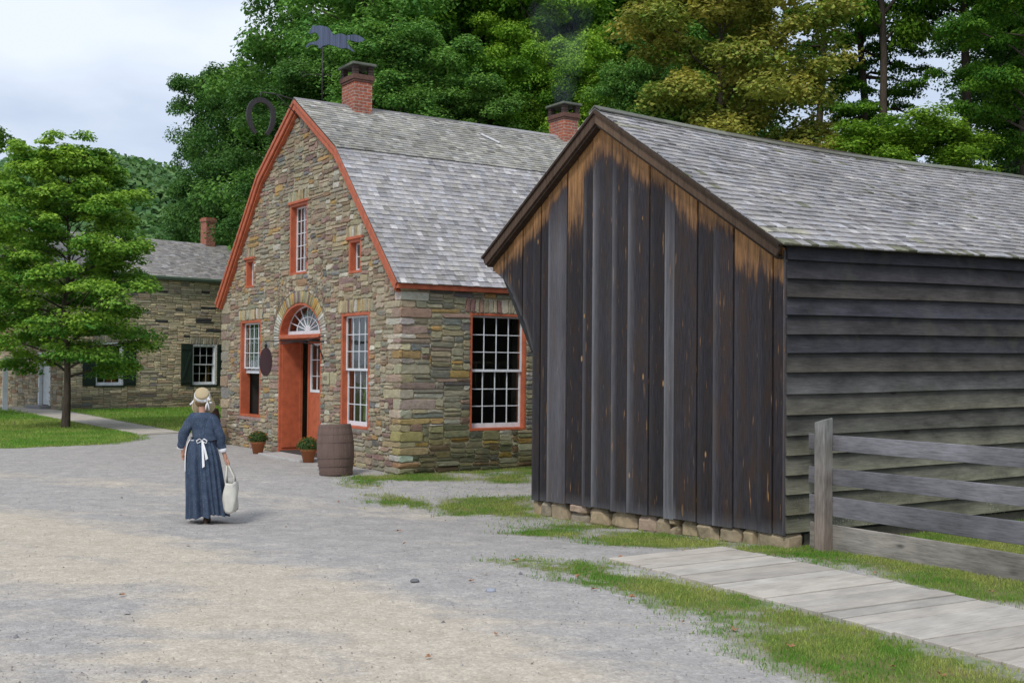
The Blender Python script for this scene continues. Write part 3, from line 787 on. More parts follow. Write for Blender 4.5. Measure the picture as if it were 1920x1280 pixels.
def chimney(cx, cy, zt, parent, dx=.44, dy=.64):
    b = MB(); b.box(cx - dx / 2, cx + dx / 2, cy - dy / 2, cy + dy / 2, zt - 1.7, zt - .42)
    ch = b.build('chimney', M['brick'], parent, .006)
    c = MB(); e = .035
    for k, (ee, z0, z1) in enumerate(((.02, zt - .42, zt - .37), (.04, zt - .37, zt - .26))):
        c.box(cx - dx / 2 - ee, cx + dx / 2 + ee, cy - dy / 2 - ee, cy + dy / 2 + ee, z0, z1, (.13, .07, .055))
    c.build('chimney_band', M['sootbrick'], ch, .008)
    for sx in (-1, 1):
        for sy in (-1, 0, 1):
            if sy == 0: continue
            p = MB(); px = cx + sx * (dx / 2 - .04); py = cy + sy * (dy / 2 - .04)
            for q in range(3): p.box(px - .06, px + .06, py - .06, py + .06, zt - .26 + q * .068, zt - .26 + q * .068 + .062, (.055, .04, .035))
            p.build('cap_pier', M['sootbrick'], ch, .006)
    s = MB(); s.box(cx - dx / 2 - .07, cx + dx / 2 + .07, cy - dy / 2 - .07, cy + dy / 2 + .07, zt - .056, zt, (.14, .15, .12)); s.build('cap_slab', M['rock'], ch, .012)
chimney(1.33, RID[0] - .02, 8.62, house); chimney(7.02, RID[0] - .02, 8.50, house)

def in_house(o): o.location = HO; o.rotation_euler = (0, 0, HROT); return o
# ------------------------------------------------------------------ windows
def window(parent, plane, a0, a1, b0, b1, cols, rows, depth=.07, double=True, raised=0, fw=.07, name='window', head=0, sashd=.035, xoff=0, fmat='red', out=1, sill=.0):
    """plane 'x': in the plane x=xoff facing -x (a is y). plane 'y': in the plane y=xoff facing -y (a is x)."""
    def bx(mb, aa, ab, ba, bb, d0, d1, c=(.5, .5, .5)):
        aa, ab = min(aa, ab), max(aa, ab)
        if plane == 'x': mb.box(xoff + d0, xoff + d1, aa, ab, ba, bb, c)
        else: mb.box(aa, ab, xoff + d0, xoff + d1, ba, bb, c)
    f = MB(); D = .22
    bx(f, a0, a0 + fw, b0, b1, -.012, D); bx(f, a1 - fw, a1, b0, b1, -.012, D)
    bx(f, a0 + fw, a1 - fw, b1 - fw * .9, b1, -.010, D); bx(f, a0 + fw, a1 - fw, b0, b0 + .05, -.02, D)
    if head: bx(f, a0 - .08, a1 + .06, b1 - .005, b1 + .05, -.05, .02)
    fr = f.build(name, M[fmat], parent, .005)
    w0, w1, z0, z1 = a0 + fw, a1 - fw, b0 + .05, b1 - fw * .9
    def sash(za, zb, rws, dd, bot):
        s = MB(); t = sashd
        bx(s, w0, w0 + t, za, zb, dd, dd + .035); bx(s, w1 - t, w1, za, zb, dd, dd + .035)
        bx(s, w0 + t, w1 - t, zb - t, zb, dd, dd + .035); bx(s, w0 + t, w1 - t, za, za + bot, dd, dd + .035)
        n = .016
        for i in range(1, cols):
            c = w0 + t + (w1 - w0 - 2 * t) * i / cols; bx(s, c - n / 2, c + n / 2, za + bot, zb - t, dd + .004, dd + .030)
        for j in range(1, rws):
            c = za + bot + (zb - t - za - bot) * j / rws; bx(s, w0 + t, w1 - t, c - n / 2, c + n / 2, dd + .006, dd + .028)
        s.build('sash', M['white'], fr, .002)
        g = MB(); bx(g, w0 + t * .8, w1 - t * .8, za + bot * .8, zb - t * .8, dd + .014, dd + .018); g.build('pane', M['glass'], fr)
    if double:
        zm = (z0 + z1) / 2
        if raised:
            sash(zm, z1, rows // 2, depth, sashd); sash(zm - .11, z1 - .11, rows // 2, depth + .05, .075)
        else:
            sash(zm - .0, z1, rows // 2, depth, .045); sash(z0, zm + .03, rows // 2, depth + .04, .085)
    else: sash(z0, z1, rows, depth, .05)
    return fr
w = WINS
window(house, 'x', *w['left'], 4, 6, raised=1); window(house, 'x', *w['right'], 4, 6)
window(house, 'x', *w['mid'], 4, 5, double=False, head=1, depth=.12); window(house, 'x', *w['sl'], 2, 2, double=False, head=1, depth=.12); window(house, 'x', *w['sr'], 2, 2, double=False, head=1, depth=.12)
window(house, 'y', *SW, 4, 6, fw=.05); window(house, 'y', 6.2, 7.5, .75, 2.98, 4, 6, fw=.05)
b = MB(); b.box(-.05, .03, 6.72, 8.25, .66, .728, (.3, .22, .2)); b.build('window_sill', M['rock'], house, .01)
b = MB(); b.box(-.045, .03, 1.16, 2.6, .67, .733, (.22, .2, .17)); b.build('window_sill', M['rock'], house, .01)

def interior():
    r = in_house(empty('tool_rack')); tag(r, 'iron tools hanging from a rail seen through the side window of the stone house', 'tool rack')
    b = MB(); b.box(1.1, 3.4, 1.0, 1.04, 2.02, 2.07, (.25, .19, .13)); b.build('rail', M['trim'], r)
    q = random.Random(4)
    for k in range(11):
        x = 1.25 + k * .19 + q.uniform(-.03, .03); l = q.uniform(.35, .6); b = MB(); c = q.choice([(.16, .13, .11), (.22, .17, .12), (.12, .12, .12)])
        b.bar((x, .985, 2.02), (x + q.uniform(-.03, .03), .985, 2.02 - l), .02, .012, c, up=(0, 1, 0)); b.tube([(x, .985, 2.0 - l), (x + .03, .985, 1.97 - l), (x + .01, .985, 1.93 - l)], .012, 5, c); b.build('hanging_tool', M['trim'], r)
    r = in_house(empty('work_bench')); tag(r, 'brown wooden bench with drawers at the lower left of the side window, inside', 'bench')
    b = MB(); b.box(1.0, 2.3, 1.3, 1.9, 1.1, 1.15, (.3, .17, .10)); b.build('bench_top', M['trim'], r, .005)
    b = MB(); b.box(1.05, 2.25, 1.35, 1.85, .3, 1.1, (.22, .12, .075)); b.build('carcass', M['trim'], r)
    for z in (.5, .75, .95): b = MB(); b.box(1.12, 1.9, 1.33, 1.35, z, z + .12, (.30, .16, .10)); b.build('drawer', M['trim'], r, .004)
interior()

# ------------------------------------------------------------------ doorway
def doorway():
    fx, fy0, fy1 = 0, ARC_Y - ARC_A, ARC_Y + ARC_A
    fr = MB(); t = .055
    # arched red frame lining the whole thickness of the wall
    oa = arch_pts(ARC_A - .002, ARC_B - .002, None); ia = arch_pts(ARC_A - t, ARC_B - t, None)
    n = len(oa)
    A0 = [Vector((-.015, *p)) for p in oa]; A1 = [Vector((-.015, *p)) for p in ia]; B0 = [Vector((.30, *p)) for p in oa]; B1 = [Vector((.30, *p)) for p in ia]
    fr.add(A0 + A1 + B0 + B1, [(i, i + 1, n + i + 1, n + i) for i in range(n - 1)] + [(n + i, n + i + 1, 3 * n + i + 1, 3 * n + i) for i in range(n - 1)] + [(i + 1, i, 2 * n + i, 2 * n + i + 1) for i in range(n - 1)] + [(2 * n + i + 1, 2 * n + i, 3 * n + i, 3 * n + i + 1) for i in range(n - 1)])
    fr.box(-.015, .50, fy0 + .002, fy0 + t, .02, ARC_Z); fr.box(-.015, .50, fy1 - t, fy1 - .002, .02, ARC_Z)
    fr.box(.05, .46, fy1 - t - .02, fy1 - t, .12, ARC_Z - .12)
    d = fr.build('doorway', M['red'], house, .004)
    tr = MB(); tr.box(-.03, .5, fy0 + t, fy1 - t, 2.525, 2.615); tr.box(-.045, -.03, fy0 + t, fy1 - t, 2.535, 2.605); tr.build('transom', M['red'], d, .006)
    # fanlight
    x0, x1 = .17, .205; s = MB(); cy, cz = ARC_Y, 2.70; ra, rb = ARC_A - t, ARC_B - t + (ARC_Z - cz)
    s.box(x0, x1, fy0 + t, fy1 - t, 2.615, 2.70)
    k = 26
    def E(f, a): return (cy + ra * f * math.cos(a), cz + rb * f * math.sin(a))
    def arc(f0, f1, xa, xb):
        P = []
        for q in range(k + 1):
            a = math.pi * q / k; P.append((E(f0, a), E(f1, a)))
        for q in range(k):
            (a, b_), (c, d_) = P[q], P[q + 1]
            s.hexa([(xa, *a), (xa, *b_), (xa, *d_), (xa, *c), (xb, *a), (xb, *b_), (xb, *d_), (xb, *c)])
    arc(.94, 1.04, x0, x1); arc(.52, .55, x0 + .004, x1 - .006)
    for q in range(1, 8):
        a = math.pi * q / 8; p = E(.1, a); r_ = E(.95, a); s.bar((x0 + .014, *p), (x0 + .014, *r_), .018, .024, up=(1, 0, 0))
    hub = [(x0 + .002, cy + .13 * math.cos(math.pi * q / 8), cz + .12 * math.sin(math.pi * q / 8)) for q in range(9)]
    s.prism(hub, (.026, 0, 0))
    fan = s.build('fanlight', M['white'], d, .002)
    g = MB(); g.prism([(x0 + .016, *E(.96, math.pi * q / k)) for q in range(k + 1)], (.004, 0, 0)); g.build('pane', M['glass'], fan)
    # door leaf: hinged on the right jamb, a hand's width ajar
    ang = R(3.0); hy = fy0 + t + .005
    leaf = empty('door', (.43, hy, 0), -ang, parent=d)
    LW = 1.86
    b = MB()
    st = .13
    b.box(0, .045, 0, st, .03, 2.50); b.box(0, .045, LW - st * 1.5, LW, .03, 2.50); b.box(0, .045, st, LW - st * 1.5, 2.43, 2.50); b.box(0, .045, st, LW - st * 1.5, .03, 1.36)
    b.box(-.008, .0, LW - .12, LW - .05, .05, 2.48)
    b.build('door_leaf', M['red'], leaf, .004)
    s = MB(); a0, a1, z0, z1 = st, LW - st * 1.5, 1.36, 2.43
    s.box(-.01, .03, a0, a0 + .05, z0, z1); s.box(-.01, .03, a1 - .055, a1, z0, z1); s.box(-.01, .03, a0 + .05, a1 - .055, z0, z0 + .06); s.box(-.01, .03, a0 + .05, a1 - .055, z1 - .04, z1)
    for i in (1, 2, 3): c = a0 + (a1 - a0) * i / 4; s.box(-.004, .02, c - .008, c + .008, z0 + .06, z1 - .04)
    for j in (1, 2): c = z0 + (z1 - z0) * j / 3; s.box(-.002, .018, a0 + .05, a1 - .055, c - .008, c + .008)
    s.build('sash', M['white'], leaf, .002)
    g = MB(); g.box(.010, .014, a0, a1, z0, z1); g.build('pane', M['glass'], leaf)
    # red panel of the deep left jamb (the other leaf folded back against it)
    b = MB(); b.box(.46, .53, fy1 - .10, fy1 - .055, .03, 2.5); b.build('folded_leaf', M['red'], d, .004)
    b = MB(); b.hexa([(-.56, 3.25, -.05), (.5, 3.25, -.05), (.5, 5.75, -.05), (-.56, 5.5, -.05), (-.56, 3.25, .035), (.5, 3.25, .035), (.5, 5.75, .035), (-.56, 5.5, .035)], (.42, .41, .39)); b.build('threshold', M['concrete'], house, .012)
    # date cut in the stone beside the door
    import bpy as _b
    cu = bpy.data.curves.new('date_carving', 'FONT'); cu.body = '1827'; cu.size = .12; cu.extrude = .003; cu.align_x = 'CENTER'; cu.align_y = 'CENTER'; cu.space_character = .95
    to = bpy.data.objects.new('t', cu); COL.objects.link(to)
    dg = bpy.context.evaluated_depsgraph_get(); me = bpy.data.meshes.new_from_object(to.evaluated_get(dg)); bpy.data.objects.remove(to)
    me.materials.clear(); me.materials.append(M['sootbrick'])
    ca = me.color_attributes.new('Col', 'FLOAT_COLOR', 'POINT'); ca.data.foreach_set('color', np.tile([.17, .15, .10, 1.], len(me.vertices)).astype(np.float32))
    b = MB(); b.box(-.045, .0, 3.03, 3.325, 1.565, 1.815, (.40, .37, .25)); ds = b.build('date_stone', M['stone'], house, .02)
    o = bpy.data.objects.new('carved_date', me); COL.objects.link(o); o.parent = ds
    o.matrix_local = Matrix.Translation((-.047, 3.178, 1.695)) @ Matrix(((0, 0, -1, 0), (-1, 0, 0, 0), (0, 1, 0, 0), (0, 0, 0, 1)))
doorway()

# horseshoe sign
def horseshoe():
    br = MB(); y = RID[0]
    br.tube([(-.9, y, 7.735), (-.6, y, 7.74), (-.15, y, 7.68), (.05, y, 7.66)], .014, 6, (.04, .04, .04))
    br.tube([(-.55, y, 7.735), (-.38, y, 7.6), (-.2, y, 7.45), (-.03, y, 7.28)], .011, 6, (.04, .04, .04))
    br.tube([(-.9, y, 7.735), (-.91, y, 7.66), (-.9, y, 7.6)], .012, 6, (.04, .04, .04))
    br.build('iron_bracket', M['iron'], house)
    e = MB(); P = []; n = 26
    cx, cz = -.893, 7.27
    for k in range(n + 1):
        t = -math.pi * .36 + (math.pi * 1.72) * k / n
        t = math.pi * 1.36 - (math.pi * 1.72) * k / n
        r = .285; x = r * .95 * math.cos(t); z = .30 * math.sin(t)
        if z < 0: z *= 1.55; x *= 1 - .0 * abs(z)
        wid = .105 if z > -.2 else .105 - (abs(z) - .2) * .15
        P.append((x, z, wid))
    for k in range(n):
        def sec(i):
            x, z, w_ = P[i]; x2, z2, _ = P[min(n, i + 1)]; x1, z1, _ = P[max(0, i - 1)]
            t = Vector((x2 - x1, z2 - z1)).normalized(); nn = Vector((t.y, -t.x))
            a = Vector((x, z)); i_ = a + nn * w_ * .5; o_ = a - nn * w_ * .5
            return [(cx + o_.x, -.03, cz + o_.y), (cx + i_.x, -.03, cz + i_.y), (cx + i_.x, .03, cz + i_.y), (cx + o_.x, .03, cz + o_.y)]
        s0, s1 = sec(k), sec(k + 1)
        e.add([(a, b_ + y, c) for a, b_, c in s0 + s1], [(i, (i + 1) % 4, (i + 1) % 4 + 4, i + 4) for i in range(4)] + ([(0, 1, 2, 3)] if k == 0 else []) + ([(7, 6, 5, 4)] if k == n - 1 else []), (.03, .03, .033))
    root = in_house(empty('horseshoe_sign')); tag(root, 'large black horseshoe trade sign hanging from an iron bracket at the gable peak', 'sign')
    e.build('horseshoe', M['iron'], root)
    c = MB(); c.tube([(-.893, y, 7.63), (-.893, y, 7.56)], .018, 6, (.03, .03, .03)); c.build('hook', M['iron'], root)
horseshoe()
def oval_sign():
    br = MB(); y = 3.3
    br.tube([(-1.30, y, 2.43), (-.8, y, 2.45), (-.35, y, 2.46), (-.0, y, 2.44)], [.010, .013, .018, .02], 6, (.06, .04, .035))
    br.tube([(-.95, y + .0, 2.44), (-.6, y, 2.43), (-.3, y, 2.40), (-.12, y, 2.3), (-.04, y, 2.1), (.0, y, 2.0)], [.008, .012, .015, .014, .013, .012], 6, (.06, .04, .035))
    br.tube([(-.45, y, 2.46), (-.25, y, 2.50), (.0, y, 2.58)], .012, 6, (.06, .04, .035))
    br.tube([(-.62, y + .05, 2.43), (-.8, y + .45, 2.39)], .009, 6, (.05, .035, .03))
    br.build('iron_bracket', M['iron'], house)
    root = in_house(empty('oval_hanging_sign')); tag(root, 'plain dark brown oval board sign hanging from a long bracket in front of the door', 'sign')
    pts = []
    for k in range(28):
        t = 2 * math.pi * k / 28; a = .128 * (1 if abs(math.cos(t)) < 2 else 1) * math.copysign(abs(math.cos(t)) ** .85, math.cos(t)); pts.append((-1.275 + a, y - .018, 2.02 + .275 * math.sin(t)))
    b = MB(); b.prism(pts, (0, .036, 0), (.075, .045, .05)); b.build('board', M['barrel'], root, .004)
    b = MB(); b.box(-1.30, -1.25, y - .014, y + .014, 2.27, 2.37, (.075, .045, .05)); b.tube([(-1.275, y, 2.36), (-1.275, y, 2.43)], .008, 6, (.05, .04, .04)); b.build('hanger', M['iron'], root)
oval_sign()

def vane():
    root = in_house(empty('weather_vane')); tag(root, 'iron weather vane with a dark blue running horse on the house ridge', 'weather vane')
    x, y = .50, RID[0]
    p = MB(); p.tube([(x, y, 7.6), (x, y, 8.95)], .014, 7, (.10, .11, .12)); p.lathe([(.03, 0), (.03, .03), (.015, .05)], 8, (x, y, 8.28), (.08, .08, .08)); p.build('pole', M['iron'], root)
    for k in range(4):
        a = math.pi / 4 + k * math.pi / 2 + .4; dx, dy = math.cos(a), math.sin(a)
        b = MB(); b.tube([(x, y, 8.30), (x + dx * .36, y + dy * .36, 8.30)], .006, 5, (.08, .09, .1))
        c = [(x + dx * (.36 + .05 * (1 - math.cos(q * .7))), y + dy * (.36 + .05 * (1 - math.cos(q * .7))), 8.30 + .05 * math.sin(q * .7)) for q in range(10)]
        b.tube(c, .007, 5, (.08, .09, .1)); b.tube([(x + dx * .05, y + dy * .05, 8.33), (x + dx * .15, y + dy * .15, 8.31)], .005, 4, (.08, .09, .1)); b.build('direction_arm', M['iron'], root)
    S = .01173 / 8 * 1.0
    H = [(135, 262), (150, 235), (185, 175), (200, 150), (215, 140), (235, 160), (270, 148), (330, 150), (400, 165), (455, 200), (485, 245), (510, 285), (560, 280), (610, 265), (660, 275), (700, 298), (750, 285), (800, 278), (860, 285), (915, 305), (960, 335), (978, 355), (950, 378), (900, 392), (850, 388), (790, 375), (745, 358), (710, 345), (712, 400), (740, 440), (775, 480), (815, 515), (830, 540), (800, 535), (750, 500), (700, 480), (650, 490), (590, 478), (540, 455), (490, 445), (440, 430), (390, 445), (350, 455), (320, 490), (290, 485), (280, 450), (245, 438), (190, 432), (150, 445), (115, 480), (98, 468), (125, 425), (170, 400), (230, 390), (275, 372), (295, 345), (290, 310), (270, 270), (240, 252), (200, 258), (165, 278)]
    # the figure turns with the wind: here it lies across the view
    a = -HROT; ex = Vector((math.cos(a), math.sin(a), 0)); nrm = Vector((-math.sin(a), math.cos(a), 0))
    poly = [Vector((x, y, 8.92)) + ex * ((px - 350) * S) + Vector((0, 0, (470 - py) * S)) - nrm * .015 for px, py in H]
    b = MB(); b.prism(poly, nrm * .03, (.075, .095, .15)); b.build('horse_figure', M['vane'], root)
vane()

# ------------------------------------------------------------------ barrels and pots
def barrel(loc, label, lean=(0, 0), hgt=.92, rm=.335, re=.275, tone=(.155, .105, .088)):
    root = empty('wooden_barrel', loc, label=label, cat='barrel'); root.rotation_euler = (lean[0], lean[1], random.random() * 3)
    NS = 22; K = 6; n = NS * K; prof = []
    for i in range(19):
        t = i / 18; r = re + (rm - re) * math.sin(math.pi * (.06 + .88 * t)) ** 1.0; prof.append((r, t * hgt))
    b = MB()
    b.lathe(prof, n, col=tone, wob=lambda k, z: 1 - (.012 if k % K == 0 else 0) + .004 * math.sin((k // K) * 7.3), smooth=False)
    b.lathe([(re * .985, hgt), (re * .93, hgt), (re * .93, hgt - .04), (.001, hgt - .04)], n, col=tuple(c * .7 for c in tone))
    b.build('staves', M['barrel'], root)
    for zf in (.045, .20, .36, .66, .82, .955):
        z = zf * hgt; r = re + (rm - re) * math.sin(math.pi * (.06 + .88 * zf)); h = .036
        r2 = re + (rm - re) * math.sin(math.pi * (.06 + .88 * min(1, (z + h) / hgt)))
        c = MB(); c.lathe([(r + .001, z - h / 2), (r + .007, z - h / 2), (r2 + .007, z + h / 2), (r2 + .001, z + h / 2)], 40, col=tuple(c_ * .93 for c_ in tone), smooth=False); c.build('hoop', M['barrel'], root)
barrel((-3.16, 21.02, -.02), 'brown painted wooden barrel standing by the right front window of the stone house', (R(-1.5), R(3)))
barrel((-7.33, 28.0, -.02), 'dark wooden barrel by the far left corner of the stone house, behind the woman', (0, R(2)), .9, .33, .27, (.06, .036, .03))

def pot(loc, label, seed, s=1.0):
    root = empty('potted_plant', loc, label=label, cat='potted plant', group='potted plants beside the red door')
    b = MB(); b.lathe([(.001, 0), (.105, 0), (.145, .21), (.165, .212), (.17, .28), (.15, .28), (.145, .25), (.001, .25)], 28, col=(.36, .135, .06)); b.build('pot', M['terra'], root)
    rng = np.random.RandomState(seed); n = 2600
    d = rng.normal(size=(n, 3)); d /= np.linalg.norm(d, axis=1)[:, None]; d[:, 2] = np.abs(d[:, 2]) * 1.0 - .25 * (rng.rand(n) < .3)
    r = rng.uniform(.55, 1.05, n)[:, None]; P = d * r * np.array([.235, .235, .2]) * s + np.array([0, 0, .31])
    ax = np.cross(d, rng.normal(size=(n, 3))); ax /= np.linalg.norm(ax, axis=1)[:, None] + 1e-6; bx = np.cross(d, ax) + rng.normal(0, .3, (n, 3))
    o = quads_from(P, ax * .019, bx * .009, d * .004, np.stack([rng.uniform(.6, 1.3, n) * (.5 + .6 * r[:, 0]), rng.rand(n), 0 * rng.rand(n)], -1), 'foliage', LEAF['mum'], root)
    b = MB()
    for k in range(42):
        d = Vector(rng.normal(size=3)).normalized(); d.z = abs(d.z) + .1; d.normalize()
        c = Vector((d.x * .24, d.y * .24, d.z * .21)) * s + Vector((0, 0, .31)); a = d.orthogonal().normalized(); e = d.cross(a)
        col = (.42, .10, .03) if k % 3 else (.5, .2, .03); q = 7; rr = rng.uniform(.007, .013)
        vs = [c + d * .012] + [c + (a * math.cos(6.283 * j / q) + e * math.sin(6.283 * j / q)) * rr for j in range(q)]
        b.add(vs, [(0, 1 + j, 1 + (j + 1) % q) for j in range(q)], col)
    b.build('blossoms', M['deadleaf'], root)
pot((-5.58, 25.6, 0), 'terracotta pot of orange chrysanthemums left of the red door, by the stone wall', 1, .95)
pot((-4.10, 23.50, 0), 'terracotta pot of orange chrysanthemums between the red door and the barrel', 2, 1.0)

# ------------------------------------------------------------------ shed
SO = Vector((3.0787, 13.0819, 0))
shed = empty('board_shed', SO, HROT, 'long dark weathered board shed with shingle roof and a slanting overhang on its left side', 'shed')
AY, AZ = 3.33, 5.50; SE = (-.10, 3.385); SLf = (6.2, 3.69)
def sroof(y): return AZ - (AY - y) * (AZ - SE[1]) / (AY - SE[0]) if y < AY else AZ - (y - AY) * (AZ - SLf[1]) / (SLf[0] - AY)
SLen = 14.
def warp(u, d):
    k = d / 4.0; s = -.10 * math.sin(math.pi * min(max(u, 0), 9.) / 9.) * (1 - k); e = .10 * min(1, u / 4.5) * k
    return s + e
def shed_front():
    rng = random.Random(4); mb = MB()
    # lower outline on the left: straight up, then leaning out
    def zbot(y):
        if y <= 4.985: return .12 - .10 * y / 4.985
        pts = [(4.985, 2.18), (5.13, 2.52), (5.45, 2.97), (5.90, 3.43), (6.10, 3.47), (6.3, 3.47)]
        for (a, b_), (c, d_) in zip(pts[:-1], pts[1:]):
            if y <= c: return b_ + (d_ - b_) * (y - a) / (c - a)
        return 3.47
    # near edge, far edge, tone, pale left edge, pale all over, fresh wood depth, laps over its neighbour
    BRD = [(0, .17, .9, 0, 0, .5, 0), (.17, .40, .8, .1, .0, .55, 1), (.40, .80, 1.0, .15, .02, .8, 0), (.80, 1.14, 1.15, .3, .0, .4, 1), (1.14, 1.43, .8, .1, 0, .5, 0), (1.43, 1.84, 1.0, .0, .03, .7, 1), (1.84, 2.03, 1.0, .95, .62, .5, 1),
           (2.03, 2.34, .7, .12, 0, .45, 0), (2.34, 2.77, 1.0, .75, .04, .6, 1), (2.77, 3.11, .85, .6, .03, .55, 1), (3.11, 3.54, .9, 1., .10, .6, 1), (3.54, 3.78, .85, .4, 0, .6, 0), (3.78, 4.15, .75, .05, 0, 1.5, 0),
           (4.15, 4.60, 1.5, .8, .42, .4, 1), (4.60, 4.80, .8, .1, 0, .55, 0), (4.80, 4.985, .8, .15, .03, .6, 1), (4.985, 5.28, .9, .2, 0, .5, 0), (5.28, 5.52, .8, .1, 0, .65, 1), (5.52, 5.80, .9, .2, 0, .45, 0), (5.80, 6.1, .9, .1, 0, .5, 1)]
    NZ = 60
    for i, (y0, y1, tone, ep, full, fresh, lp) in enumerate(BRD):
        lap = .02 if lp else 0; xo = -.012 - lap; w_ = y1 - y0
        sub = [y0 + .003, y0 + .02, y0 + .33 * w_, y0 + .6 * w_, y1 - min(.075, .3 * w_), y1 - .020, y1 - .003]
        xs_ = [xo + .006, xo - .002, xo, xo + rng.uniform(-.003, .003), xo, xo - .002, xo + .006]
        V = []; C = []; ph = rng.random() * 6
        jit = rng.uniform(-.012, .012)
        for j in range(NZ + 1):
            for k_, (yy, xx) in enumerate(zip(sub, xs_)):
                za, zb = zbot(yy) + jit, sroof(yy) - .10
                t = j / NZ; z_ = za + (zb - za) * t
                d = zb - z_
                f = max(0, 1 - d / (fresh + .03)) ** 1.1
                if fresh > 1: f *= .85
                pe = {4: ep * .38, 5: ep * .9, 6: ep}.get(k_, 0); pe = max(pe, full * (.75 + .25 * math.sin(k_ * 2.1 + ph)) * (1 + .15 * math.sin(z_ * 3 + ph)))
                pe *= min(1, max(0, d - .15) / .9) * (1 - .8 * f)
                hb = z_ - zbot(yy)
                if hb < .34 and ((i == 3 and k_ > 4) or (i == 6) or (i == 5 and k_ > 4)): pe = max(pe, (1 - hb / .34) * .9)
                elif hb < .16: pe = max(pe, (1 - hb / .16) * .3)
                V.append((xx, yy, z_)); C.append((f, tone, pe))
        n = len(sub); F = [(j * n + k_, j * n + k_ + 1, (j + 1) * n + k_ + 1, (j + 1) * n + k_) for j in range(NZ) for k_ in range(n - 1)]
        b0 = len(V)
        # board edges going back
        for j in range(NZ + 1):
            za, zb = zbot(sub[0]) + jit, sroof(sub[0]) - .10
            V.append((.02, y0 + .003, za + (zb - za) * j / NZ)); C.append((0, .3, 0))
        for j in range(NZ + 1):
            za, zb = zbot(sub[-1]) + jit, sroof(sub[-1]) - .10
            V.append((.02, y1 - .003, za + (zb - za) * j / NZ)); C.append((0, .3, 0))
        for j in range(NZ):
            F += [(j * n, b0 + j, b0 + j + 1, (j + 1) * n), (j * n + n - 1, (j + 1) * n + n - 1, b0 + NZ + 1 + j + 1, b0 + NZ + 1 + j)]
        F.append(tuple(list(range(n)) + [b0 + NZ + 1, b0]))
        mb.add(V, F, C, 0, False)
    # backing
    pts = [(0.02, .13)] + [(0.02, sroof(.02) - .12), (AY, AZ - .12), (6.0, sroof(6.0) - .12), (5.9, 3.47), (5.4, 3.0), (4.97, 2.3), (4.97, .06)]
    mb.prism([(.022, a, b_) for a, b_ in pts], (.03, 0, 0), (0, .5, 0))
    mb.build('front_boards', M['boards'], shed)
    b = MB(); b.box(-.030, .03, -.014, -.001, .11, 3.32, (0.1, 1.6, .25)); b.build('corner_board', M['boards'], shed, .003)
shed_front()
def shed_side():
    rng = random.Random(9); mb = MB(); zb = [.137, .345, .565, .79, 1.005, 1.235, 1.46, 1.70, 1.94, 2.165, 2.375, 2.59, 2.80, 3.01, 3.22, 3.42]
    for i in range(len(zb) - 1):
        z0, z1 = zb[i], zb[i + 1] + .03
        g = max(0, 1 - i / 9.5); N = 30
        x = 0.0
        seg = [(0, SLen)] if i % 3 else [(0, 6.3 + rng.random()), (0, SLen)]
        seg = [(0.0, seg[0][1])] + ([(seg[0][1] + .004, SLen)] if seg[0][1] < SLen else [])
        for (xa, xb) in seg:
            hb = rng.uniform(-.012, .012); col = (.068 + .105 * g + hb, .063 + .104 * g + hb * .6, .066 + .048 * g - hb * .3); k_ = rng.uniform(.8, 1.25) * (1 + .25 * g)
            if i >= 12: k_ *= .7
            col = tuple(c * k_ for c in col); colt = (.040 * k_ + .035 * g, .038 * k_ + .036 * g, .042 * k_ + .02 * g)  # top and underside of each board coloured darker, painting in the lap shadow
            ns = max(2, int((xb - xa) / .35)); V = []; C = []
            dz1 = rng.uniform(-.006, .006)
            ph = rng.random() * 6
            for s_ in range(ns + 1):
                xx = xa + (xb - xa) * s_ / ns; wv = .005 * math.sin(xx * 1.3 + ph) + dz1 * xx / SLen
                up = .10 * min(1, xx / 4.5) * (i / 15.)
                V += [(xx, -.048, z0 + wv + up), (xx, -.004, z1 + up), (xx, .01, z1 + up), (xx, -.012, z0 + wv + up), (xx, -.030, z0 * .6 + z1 * .4 + up + wv * .5)]
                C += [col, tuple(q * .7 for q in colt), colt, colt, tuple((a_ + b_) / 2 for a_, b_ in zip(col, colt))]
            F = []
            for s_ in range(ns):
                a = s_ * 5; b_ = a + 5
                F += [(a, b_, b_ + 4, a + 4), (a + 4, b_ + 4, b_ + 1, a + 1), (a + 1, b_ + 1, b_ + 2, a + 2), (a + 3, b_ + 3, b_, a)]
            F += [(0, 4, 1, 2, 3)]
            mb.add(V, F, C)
    mb.box(.0, SLen, .012, .03, .1, 3.4, (.02, .02, .02))
    mb.build('clapboard_wall', M['clap'], shed)
    b = MB(); b.box(.03, SLen, 4.9, 4.96, .0, 3.9, (.03, .03, .03)); b.box(SLen - .05, SLen, .03, 4.9, .1, 3.4, (.03, .03, .03))
    b.hexa([(.03, 4.96, 2.3), (.15, 4.96, 2.3), (.15, 5.1, 2.2), (.03, 5.1, 2.2), (.03, 5.85, 3.6), (.15, 5.85, 3.6), (.15, 6.0, 3.5), (.03, 6.0, 3.5)], (.03, .03, .03))
    b.box(.03, SLen, 5.85, 6.0, 3.5, 3.64, (.03, .03, .03)); b.build('rear_boards', M['clap'], shed)
    b = MB(); b.box(.05, SLen - .1, .05, 4.9, .08, .12, (.05, .04, .03)); b.build('floor', M['dark'], shed)
shed_side()
